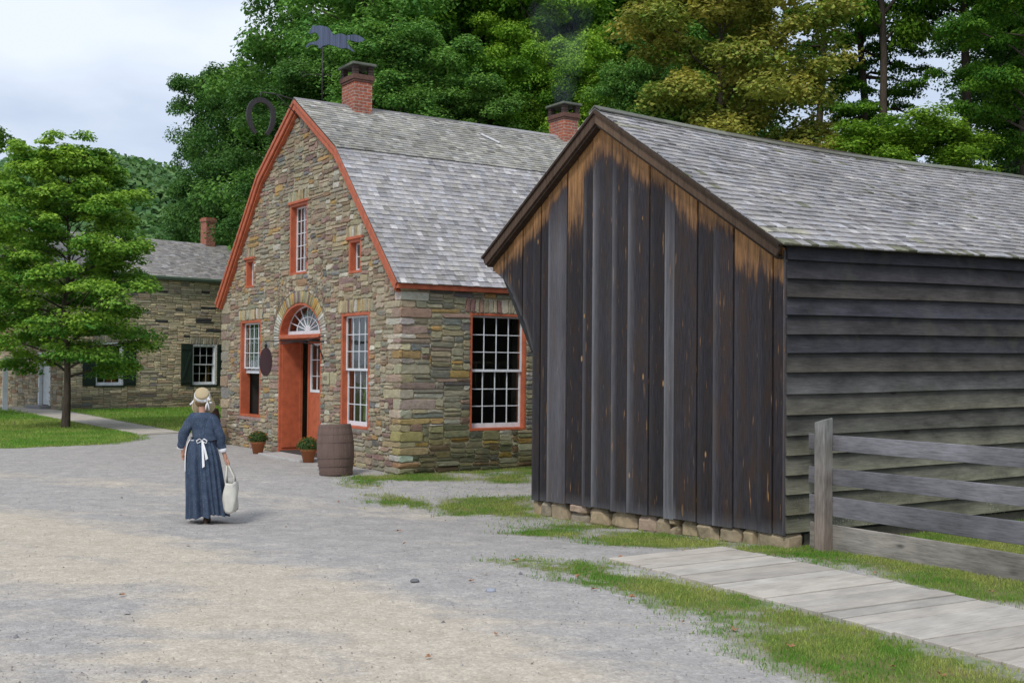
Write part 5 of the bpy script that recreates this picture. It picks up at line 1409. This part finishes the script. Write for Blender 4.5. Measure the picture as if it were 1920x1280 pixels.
    bo.add(VV, [(i * n + k, i * n + (k + 1) % n, (i + 1) * n + (k + 1) % n, (i + 1) * n + k) for i in range(len(prof) - 1) for k in range(n)], (.45, .36, .22), 0, True)
    bo.build('bonnet', M['straw'], root)
    rb = MB(); VV = []
    for d, r in ((.055, .100), (.058, .1025), (.098, .0965), (.10, .092)):
        for k in range(n): a = 2 * math.pi * k / n; VV.append(c0 + ax * d + (u * math.cos(a) + v * math.sin(a)) * r)
    rb.add(VV, [(i * n + k, i * n + (k + 1) % n, (i + 1) * n + (k + 1) % n, (i + 1) * n + k) for i in range(3) for k in range(n)], (.8, .85, .85), 0, True)
    # rosette with loops and tails at the lower right, tie at the left
    bc = c0 + Vector((.075, -.105, -.035))
    for k, (dx, dz, l) in enumerate(((.05, .035, .05), (.06, -.012, .05), (-.04, .01, .04), (.02, .05, .045))):
        p = bc + Vector((dx * .5, -.015, dz * .5)); rb.tube([bc, p, bc + Vector((dx, -.012, dz)), bc + Vector((dx * .7, -.0, dz - .012)), bc], [.006, .012, .013, .010, .005], 6, (.75, .82, .84))
    for dx in (-.012, .018): rb.tube([bc, bc + Vector((dx, -.014, -.05)), bc + Vector((dx * 1.6, -.006, -.11))], [.007, .013, .014], 6, (.72, .80, .84), flat=.4)
    rb.tube([hc + Vector((-.10, .02, .0)), hc + Vector((-.125, .0, -.05)), hc + Vector((-.15, -.01, -.07))], [.012, .018, .020], 6, (.75, .8, .82), flat=.5)
    rb.build('ribbon', M['white2'], root)
    fl = MB()
    for k in range(9):
        p = bc + Vector((rng.uniform(.01, .07), rng.uniform(-.03, .0), rng.uniform(-.02, .045))); fl.lathe([(.001, -.008), (.012, 0), (.001, .009)], 6, p, (.35, .24, .06) if k % 2 else (.12, .14, .04))
    fl.build('hat_flower', M['straw'], root)
    # shoes
    for (x, y, z, tilt, nm) in ((.015, -.005, .0, 0, 'shoe'), (.035, -.085, .10, R(52), 'shoe')):
        s = MB(); VV = []; cs, sn = math.cos(tilt), math.sin(tilt)
        for (yy, w, h) in ((-.10, .026, .075), (-.07, .034, .09), (-.02, .033, .085), (.04, .036, .055), (.10, .036, .04), (.135, .020, .03)):
            for q in range(10):
                a = 2 * math.pi * q / 10; lx = w * math.cos(a); lz = h / 2 + h / 2 * math.sin(a); ly = yy
                VV.append((x + lx, y + ly * cs + lz * sn - 0, z + lz * cs - ly * sn * 1.0 + .0))
        s.add(VV, [(i * 10 + k, i * 10 + (k + 1) % 10, (i + 1) * 10 + (k + 1) % 10, (i + 1) * 10 + k) for i in range(5) for k in range(10)] + [tuple(range(10)), tuple(range(50, 60))], (.075, .05, .035), 0, True)
        s.build(nm, M['leather'], root, 0)
    # tote bag
    bag = empty('tote_bag', (px, py, g), R(6), 'off white canvas tote bag held in the right hand of the woman', 'bag')
    b = MB(); VV = []; n = 28; rows = 12
    for i in range(rows + 1):
        t = i / rows; z = .525 - t * .37; hx = .066 + .010 * math.sin(t * 3) + .008 * t; hy = .15 + .02 * math.sin(t * 2.5)
        for k in range(n):
            a = 2 * math.pi * k / n; cx = math.copysign(abs(math.cos(a)) ** .42, math.cos(a)); sy = math.copysign(abs(math.sin(a)) ** .42, math.sin(a))
            VV.append((.312 + .022 * t - .02 * t * t + .009 * math.sin(t * 7 + a * 2) + hx * cx * (1 + .06 * math.sin(a * 3 + t * 5)), .01 + hy * sy, z + .010 * math.sin(a * 2 + 1) + .014 * math.sin(a * 5) * (t > .8)))
    b.add(VV, [(i * n + k, i * n + (k + 1) % n, (i + 1) * n + (k + 1) % n, (i + 1) * n + k) for i in range(rows) for k in range(n)] + [tuple(range(rows * n, rows * n + n))], (.62, .60, .53), 0, True)
    o = b.build('bag_body', M['canvas'], bag); sm = o.modifiers.new('t', 'SOLIDIFY'); sm.thickness = .004
    for sx in (-1, 1):
        b = MB(); b.tube([(.312 + sx * .055, -.07, .50), (.308 + sx * .05, -.055, .60), (.275 + sx * .012, -.02, .735), (.275 + sx * .008, .0, .752), (.275 + sx * .012, .02, .735), (.308 + sx * .05, .06, .60), (.312 + sx * .055, .08, .50)], .011, 8, (.60, .58, .50), flat=.4); b.build('handle', M['canvas'], bag)
woman()

# ------------------------------------------------------------------ trees
def tree_proto(seed, H, Rc, base, nb, ncl, nleaf, leaf, tiers=.45, r0=.22, top=.9, spread=1., conifer=False, clr=None):
    """returns trunk mesh builder and leaf arrays for one tree"""
    rng = np.random.RandomState(seed); tk = MB(); bark = (.085, .068, .052)
    P = [Vector((rng.normal(0, .02) * H * .3 * (t > .1), rng.normal(0, .02) * H * .3 * (t > .1), H * top * t)) for t in np.linspace(0, 1, 9)]
    rad = [r0 * (1.25 if t == 0 else 1) * (1 - .86 * t) for t in np.linspace(0, 1, 9)]
    tk.tube([P[0] - Vector((0, 0, .5))] + P, [rad[0] * 1.15] + rad, 10, bark)
    def trunk_at(t): f = min(7.999, t * 8); i = int(f); return P[i].lerp(P[i + 1], f - i), rad[i] + (rad[i + 1] - rad[i]) * (f - i)
    CC = []; CR = []; CT = []
    for i in range(nb):
        s = (i + .5) / nb; zt = (base + (H - base) * s ** .95) / (H * top); zt = min(zt, .985)
        p0, rr = trunk_at(zt * 1.0 if zt < 1 else .98)
        if conifer == 2: prof = (.88 + .5 * s if s < .2 else 1.04 - .72 * ((s - .1) / .9) ** 1.25)
        elif conifer: prof = (1 - s) ** .8 * .95 + .08
        else: prof = math.sqrt(max(.02, 1 - ((s - .32) / .72) ** 2)) if s > .32 else .72 + .28 * s / .32
        ln = Rc * prof * rng.uniform(.72, 1.12); az = i * 2.39996 + rng.uniform(-.4, .4)
        up = (.10 + .75 * s * s) if not conifer else (-.08 if conifer == 1 else .02 + .75 * s * s)
        d = Vector((math.cos(az), math.sin(az), up)); pts = [p0]
        for q in range(1, 5):
            t = q / 4; pts.append(p0 + Vector((d.x * ln * t + rng.normal(0, .04) * ln, d.y * ln * t + rng.normal(0, .04) * ln, d.z * ln * t + (.18 * ln * math.sin(t * 2.2) if conifer != 1 else -.10 * ln * t * t) + rng.normal(0, .02) * ln)))
        br = max(.012, min(rr * .5, .022 * ln + .012)); tk.tube(pts, [br, br * .75, br * .55, br * .35, br * .15], 5, bark)
        for c in range(ncl):
            t = rng.uniform(.28, 1.05) ** .8; j = min(3, int(min(t, .999) * 4)); q = pts[j].lerp(pts[j + 1], min(t, .999) * 4 - j)
            lat = rng.normal(0, .20 * ln * (.4 + .5 * t) * spread); sd = Vector((-d.y, d.x, 0)).normalized()
            c_ = q + sd * lat + Vector((0, 0, rng.normal(0, .10 * Rc * tiers)))
            if c % 3 == 0: tk.tube([q, q.lerp(c_, .55) + Vector((0, 0, .03)), c_], [br * .28, br * .18, .004], 4, bark)
            CC.append(c_); CR.append(Rc * rng.uniform(.13, .24) * (.75 + .4 * (1 - s)) * (.72 if conifer == 2 else 1))
            CT.append((rng.uniform(0, 1), s))
    CC = np.array(CC); CR = np.array(CR); CT = np.array(CT); nc = len(CC)
    per = nleaf // nc; idx = np.repeat(np.arange(nc), per); n = len(idx)
    g = rng.normal(size=(n, 3)); g /= np.linalg.norm(g, axis=1)[:, None]; rad_ = rng.rand(n) ** .45
    off = g * (rad_ * CR[idx])[:, None] * np.array([1.15, 1.15, tiers]) ; 
    dist = np.hypot(off[:, 0], off[:, 1]); off[:, 2] -= dist * dist * .35 / (CR[idx] + .01) * .6
    C = CC[idx] + off
    nrm = np.stack([rng.normal(0, .55, n), rng.normal(0, .55, n), np.ones(n)], -1) + g * .55; nrm /= np.linalg.norm(nrm, axis=1)[:, None]
    ax = np.cross(nrm, rng.normal(size=(n, 3))); ax /= np.linalg.norm(ax, axis=1)[:, None] + 1e-6; bx = np.cross(nrm, ax)
    sz = leaf * rng.uniform(.6, 1.25, n)
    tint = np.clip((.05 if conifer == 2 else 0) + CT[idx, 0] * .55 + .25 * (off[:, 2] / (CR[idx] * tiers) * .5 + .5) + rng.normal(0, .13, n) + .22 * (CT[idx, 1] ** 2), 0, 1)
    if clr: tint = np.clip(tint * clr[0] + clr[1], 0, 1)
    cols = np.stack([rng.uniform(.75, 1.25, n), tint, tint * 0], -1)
    return tk, (C, ax * (sz * .62)[:, None], bx * (sz * .40)[:, None], nrm * (-sz * .12)[:, None], cols)

PROTO = {}
def tree(kind, x, y, h, rad, leafmat, label, group=None, name='broadleaf_tree', rz=0, z=None):
    tk, lv, H0, R0 = PROTO[kind]
    z = gz(x, y) if z is None else z
    root = empty(name, (x, y, z - .05), rz, label, 'tree', group)
    if kind not in MESH:
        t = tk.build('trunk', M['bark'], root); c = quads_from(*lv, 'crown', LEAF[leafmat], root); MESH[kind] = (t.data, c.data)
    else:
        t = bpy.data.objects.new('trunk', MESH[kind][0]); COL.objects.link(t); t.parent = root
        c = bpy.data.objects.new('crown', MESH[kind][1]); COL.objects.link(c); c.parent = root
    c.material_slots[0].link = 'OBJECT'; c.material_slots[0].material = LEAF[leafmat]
    s = (rad / R0, rad / R0, h / H0); t.scale = s; c.scale = s
    return root
MESH = {}
PROTO['maple'] = (*tree_proto(101, 9.3, 3.6, 1.75, 58, 9, 86000, .115, .42, .13, .93, 1.1, 2), 9.3, 3.6)
PROTO['oak'] = (*tree_proto(202, 18, 5.2, 3.0, 46, 9, 100000, .175, .55, .3), 18, 5.2)
PROTO['ash'] = (*tree_proto(303, 18, 4.8, 2.2, 52, 8, 95000, .165, .6, .26), 18, 4.8)
PROTO['tall'] = (*tree_proto(404, 20, 5.0, 7.0, 36, 8, 80000, .17, .32, .30, .92, 1.2), 20, 5.0)
PROTO['pine'] = (*tree_proto(505, 22, 4.2, 6.0, 38, 6, 30000, .16, .22, .34, .96, .9, 1), 22, 4.2)

# the maple on the lawn and the tree whose branches reach in at the upper left
tree('maple', -13.25, 34.5, 8.0, 3.15, 'maple', 'young maple with layered bright green crown on the left lawn', name='maple_tree', rz=.6)
tree('maple', -21.6, 42.5, 12.9, 4.2, 'maple', 'taller maple at the left edge whose branches reach in above the young one', name='maple_tree', rz=2.2)
F = 'trees on the wooded slope behind the roofs'
# x, y, height, radius, kind, leaf colour, label
FOREST = [
    (-17.0, 67, 18.6, 3.5, 'ash', 'dark', 'dense dark green round tree leftmost on the slope, above the far cottage chimney'),
    (-13.6, 64, 17.6, 4.2, 'oak', 'dark', 'dark tree filling the gap between the leftmost crown and the horseshoe sign'),
    (-9.6, 59, 22.5, 5.4, 'oak', 'mid', 'big tree rising past the top of the picture above the horseshoe sign'),
    (-8.4, 50, 13.6, 3.6, 'ash', 'dark', 'tree close behind the gable peak of the stone house'),
    (-6.3, 52, 21.5, 4.8, 'ash', 'mid', 'tall tree behind the running horse weather vane'),
    (-4.4, 45, 13.5, 3.6, 'ash', 'mid', 'leafy tree just right of the front chimney'),
    (-1.8, 54, 21.5, 5.0, 'oak', 'deep', 'tall green tree over the middle of the stone house ridge'),
    (-2.0, 44.5, 11.0, 3.2, 'oak', 'mid', 'low leafy tree showing just above the middle of the stone house ridge'),
    (-.2, 46, 12.4, 3.0, 'ash', 'deep', 'small green tree left of the rear chimney'),
    (.9, 50, 17.5, 3.2, 'tall', 'bright', 'slim yellow green tree with bare grey trunk behind the ridge'),
    (3.2, 56, 22.0, 5.2, 'oak', 'deep', 'tall tree over the rear chimney'),
    (2.2, 46, 13.4, 2.4, 'ash', 'bright', 'yellow green tree just behind the rear chimney'),
    (4.6, 42.5, 12.0, 2.4, 'ash', 'mid', 'light green young tree between the rear chimney and the turning tree'),
    (7.4, 55, 21.0, 5.0, 'ash', 'mid', 'tree reaching the top of the picture behind the turning tree'),
    (7.5, 42, 15.6, 4.6, 'oak', 'autumn', 'large tree turning orange and yellow above the shed ridge'),
    (9.6, 38.5, 9.2, 2.4, 'ash', 'autumn', 'small orange tinted tree against the shed roof right of the turning tree'),
    (12.7, 48, 19.0, 2.9, 'pine', 'deep', 'dark straight trunk tree left in the sky gap'),
    (14.8, 49, 21.0, 2.8, 'pine', 'deep', 'second dark straight trunk tree, in the middle of the sky gap'),
    (16.6, 52, 20.0, 2.6, 'pine', 'deep', 'third dark straight trunk tree right of the middle of the sky gap'),
    (14.7, 46, 27.0, 3.3, 'tall', 'bright', 'very tall tree whose high crown closes the top of the sky gap'),
    (18.8, 48, 22.0, 3.6, 'tall', 'deep', 'tall tree filling the top of the picture right of the sky gap'),
    (18.3, 41.5, 17.0, 3.0, 'tall', 'deep', 'tree with bright layered foliage right of the sky gap'),
    (16.4, 36.5, 14.0, 2.6, 'tall', 'deep', 'thick trunk tree with low bright foliage near the right edge'),
    (12.3, 36.5, 8.2, 3.1, 'oak', 'bright', 'low bright green tree with spreading branches against the shed roof'),
    (24.2, 52, 18.0, 4.2, 'oak', 'dark', 'dark dense tree behind the right edge trunks'),
    (21.5, 46.5, 18.0, 3.8, 'tall', 'dark', 'bare trunked dark tree in the shade at the right edge'),
    (19.9, 44, 17.0, 3.0, 'tall', 'dark', 'bare trunked dark tree right of the bright layered one'),
    (27.0, 56, 20.0, 5.5, 'ash', 'dark', 'dark tree farthest right in the woods'),
    (24.0, 44, 18.0, 5.0, 'oak', 'dark', 'shady tree added just past the right edge to darken the woods'),  # stands outside the view, added to keep the right edge dark
    (23.8, 72, 4.6, 3.0, 'ash', 'mid', 'small pale tree silhouetted at the foot of the sky gap'),
    (27.0, 74, 5.4, 3.4, 'oak', 'mid', 'second small pale tree at the foot of the sky gap, the right one'),
]
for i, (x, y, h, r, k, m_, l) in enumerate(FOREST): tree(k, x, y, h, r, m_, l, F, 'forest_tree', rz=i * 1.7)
# second and third rows close the slope
rng = random.Random(77)
SLOPE = [(-9, 68), (-3.5, 68), (2, 69), (7.5, 66), (11.0, 69), (31, 68), (35, 60), (-5, 61), (0, 61), (5.2, 63), (8.0, 62)]
WORDS = ['behind the horseshoe sign crown', 'high above the front chimney', 'high above the stone house roof', 'high behind the rear chimney', 'behind the turning tree', 'far back at the right edge', 'beyond the right edge', 'back of the weather vane', 'back of the middle ridge', 'back of the rear chimney', 'between the turning tree and the sky gap']
for (x, y), wd in zip(SLOPE, WORDS):
    tree(rng.choice(['oak', 'ash']), x, y, rng.uniform(18, 21), 5.6, rng.choice(['mid', 'dark', 'deep']), 'tree in the back rows of the slope, ' + wd, F, 'forest_tree', rz=rng.uniform(0, 6))

def undergrowth():
    rng = np.random.RandomState(12); N = 2600; x = rng.uniform(5, 34, N); y = rng.uniform(35, 62, N); k = rng.rand(N) < .35 + .65 * (vnoise(x * .4, y * .4, 4) > .45); x = x[k]; y = y[k]; N = len(x)
    per = 26; idx = np.repeat(np.arange(N), per); k = len(idx); g = rng.normal(size=(k, 3)); g /= np.linalg.norm(g, axis=1)[:, None]; g[:, 2] = np.abs(g[:, 2])
    r = rng.uniform(.3, .75, N); C = np.stack([x, y, gheight(x, y)], -1)[idx] + g * r[idx][:, None] * rng.uniform(.5, 1.1, (k, 1)) * np.array([1, 1, .9])
    nr = g * .6 + rng.normal(0, .4, (k, 3)) + np.array([0, 0, .5]); nr /= np.linalg.norm(nr, axis=1)[:, None]; ax = np.cross(nr, rng.normal(size=(k, 3))); ax /= np.linalg.norm(ax, axis=1)[:, None]; bx = np.cross(nr, ax)
    s_ = rng.uniform(.06, .13, k)[:, None]; cols = np.stack([rng.uniform(.6, 1.1, k), np.clip(rng.rand(N)[idx] * .8, 0, 1), np.zeros(k)], -1)
    o = quads_from(C, ax * s_, bx * s_ * .6, nr * 0, cols, 'undergrowth', LEAF['dark']); tag(o, 'low leafy undergrowth covering the shaded slope under the trees at the right', 'undergrowth', kind='stuff')
undergrowth()

# distant wooded hill at the left
def far_hill():
    rng = np.random.RandomState(8)
    X, Y = np.meshgrid(np.linspace(-260, 20, 100), np.linspace(170, 420, 50))
    Z = 52 * np.exp(-((X + 108) / 70) ** 2) * sstep(170, 300, Y) + (fbm(X * .03, Y * .03, 2, 4) - .5) * 8 * sstep(180, 260, Y) - 1
    V = np.stack([X, Y, Z], -1).reshape(-1, 3); n, m = X.shape
    i = np.arange(n - 1)[:, None] * m + np.arange(m - 1)[None]; Fc = np.stack([i, i + 1, i + m + 1, i + m], -1).reshape(-1, 4)
    o = np_mesh('hill', V, Fc, np.tile([0, 0, 1.], (len(V), 1)), M['ground'], smooth=True); tag(o, 'distant hill behind the maple', 'hill', kind='structure')
    # canopy clumps on it
    N = 2600; x = rng.uniform(-165, -50, N); y = rng.uniform(200, 330, N)
    z = 52 * np.exp(-((x + 108) / 70) ** 2) * sstep(170, 300, y) + (fbm(x * .03, y * .03, 2, 4) - .5) * 8 * sstep(180, 260, y) - 1
    per = 46; idx = np.repeat(np.arange(N), per); k = len(idx); g = rng.normal(size=(k, 3)); g /= np.linalg.norm(g, axis=1)[:, None]; g[:, 2] = np.abs(g[:, 2])
    R_ = rng.uniform(2.6, 4.6, N); C = np.stack([x, y, z + 1.0], -1)[idx] + g * R_[idx][:, None] * np.array([1, 1, 1.25]) * rng.uniform(.75, 1.05, k)[:, None]
    nr = g + rng.normal(0, .4, (k, 3)); nr /= np.linalg.norm(nr, axis=1)[:, None]; ax = np.cross(nr, rng.normal(size=(k, 3))); ax /= np.linalg.norm(ax, axis=1)[:, None]; bx = np.cross(nr, ax)
    s = rng.uniform(.5, 1.1, k)[:, None]
    t = rng.rand(N)[idx]; cols = np.stack([rng.uniform(.8, 1.2, k), np.clip(t * .8 + g[:, 2] * .2, 0, 1), 0 * t], -1)
    o = quads_from(C, ax * s, bx * s * .8, nr * 0, cols, 'distant_wood', LEAF['hillwood']); tag(o, 'distant wooded hillside in pale green, seen between the maple and the slope', 'wood', kind='stuff')
LEAF['hillwood'] = m_leaf('leaves_far', (.07, .17, .07), (.16, .27, .09))
far_hill()

def smoke():
    t = NT('chimney_smoke'); n = t.noise(t.coord((1, 1, .6)), 1.3, 4, .6)
    tc = t.n('ShaderNodeTexCoord'); sp = t.n('ShaderNodeSeparateXYZ', {0: tc.outputs['Generated']})
    fade = t.ramp(sp.outputs[2], [(0, 1.), (.35, .55), (1, 0)])
    d = t.math('MULTIPLY', t.math('MULTIPLY', t.ramp(n, [(.42, 0), (.7, 1)]), fade), .22)
    v = t.n('ShaderNodeVolumePrincipled', {'Color': (.62, .72, .85, 1), 'Density': d, 'Anisotropy': .2}); t.t.links.new(v.outputs[0], t.out.inputs['Volume'])
    b = MB(); P = []; n_ = 14; rows = [(0, .22, 0, 0), (.35, .33, .03, .05), (.9, .5, .12, .15), (1.7, .75, .1, .35), (2.6, .9, .2, .4), (3.4, .5, .3, .5)]
    for z, r, dx, dy in rows:
        for k in range(n_): a = 2 * math.pi * k / n_; P.append((7.02 + dx + r * math.cos(a), RID[0] - .02 + dy + r * math.sin(a), 8.51 + z))
    b.add(P, [(i * n_ + k, i * n_ + (k + 1) % n_, (i + 1) * n_ + (k + 1) % n_, (i + 1) * n_ + k) for i in range(len(rows) - 1) for k in range(n_)] + [tuple(range(n_))[::-1], tuple(range((len(rows) - 1) * n_, len(rows) * n_))])
    o = in_house(b.build('smoke', t.mat)); tag(o, 'thin bluish smoke drifting up from the rear chimney', 'smoke', kind='stuff')
smoke()

# ------------------------------------------------------------------ sky and light
world = bpy.data.worlds.new('World'); scene.world = world; world.use_nodes = True
nt = world.node_tree; nt.nodes.clear()
def nn(t, ins=None, **kw):
    n = nt.nodes.new(t)
    for k_, v in kw.items(): setattr(n, k_, v)
    for k_, v in (ins or {}).items():
        if isinstance(v, bpy.types.NodeSocket): nt.links.new(v, n.inputs[k_])
        else: n.inputs[k_].default_value = v
    return n
SUN_EL, SUN_AZ = R(50), R(-158)     # azimuth measured clockwise from +Y: the sun stands behind the camera, to the left
sky = nn('ShaderNodeTexSky', sky_type='NISHITA'); sky.sun_disc = False; sky.sun_elevation = SUN_EL; sky.sun_rotation = SUN_AZ
bg1 = nn('ShaderNodeBackground', {'Color': sky.outputs[0], 'Strength': .10})
tc = nn('ShaderNodeTexCoord'); mp = nn('ShaderNodeMapping', {'Vector': tc.outputs['Generated'], 'Scale': (1., 1., 2.6), 'Location': (.3, .1, .0)})
n1 = nn('ShaderNodeTexNoise', {'Vector': mp.outputs[0], 'Scale': 2.4, 'Detail': 6., 'Roughness': .5})
cr = nn('ShaderNodeValToRGB', {'Fac': n1.outputs[0]}); e = cr.color_ramp.elements; e[0].position = .32; e[0].color = (.37, .445, .58, 1); e[1].position = .62; e[1].color = (.64, .695, .79, 1)
bg2 = nn('ShaderNodeBackground', {'Color': cr.outputs[0], 'Strength': 1.0})
cov = nn('ShaderNodeValToRGB', {'Fac': n1.outputs[0]}); e = cov.color_ramp.elements; e[0].position = .25; e[0].color = (.72, .72, .72, 1); e[1].position = .5; e[1].color = (.98, .98, .98, 1)
mx = nn('ShaderNodeMixShader', {0: cov.outputs[0], 1: bg1.outputs[0], 2: bg2.outputs[0]})
wo = nn('ShaderNodeOutputWorld', {'Surface': mx.outputs[0]})
sl = bpy.data.lights.new('sun', 'SUN'); sl.energy = 1.5; sl.angle = R(12); sl.color = (1, .96, .9)
so = bpy.data.objects.new('sun', sl); COL.objects.link(so)
d = Vector((math.sin(SUN_AZ) * math.cos(SUN_EL), math.cos(SUN_AZ) * math.cos(SUN_EL), math.sin(SUN_EL)))
so.rotation_euler = d.to_track_quat('Z', 'Y').to_euler(); so.location = (0, 0, 30)

# ------------------------------------------------------------------ camera
cam = bpy.data.cameras.new('camera'); cam.sensor_width = 36; cam.sensor_fit = 'HORIZONTAL'; cam.lens = 2174 / 1920 * 36; cam.clip_end = 3000; cam.clip_start = .05
co = bpy.data.objects.new('camera', cam); COL.objects.link(co); scene.camera = co
pitch = math.atan(44 / 2174); roll = R(.5)
right = Vector((math.cos(roll), 0, math.sin(roll))); fwd = Vector((0, math.cos(pitch), math.sin(pitch)))
up0 = Vector((0, -math.sin(pitch), math.cos(pitch))); rgt = Vector((1, 0, 0))
right = rgt * math.cos(roll) + up0 * math.sin(roll); up = up0 * math.cos(roll) - rgt * math.sin(roll)
co.matrix_world = Matrix((( right.x, up.x, -fwd.x, 0), (right.y, up.y, -fwd.y, 0), (right.z, up.z, -fwd.z, 2.0), (0, 0, 0, 1)))
cam.dof.use_dof = False
vs = scene.view_settings; vs.view_transform = 'Standard'; vs.look = 'None'; vs.exposure = .47; vs.gamma = 1
scene.cycles.max_bounces = 6; scene.cycles.transparent_max_bounces = 12; scene.cycles.use_denoising = True
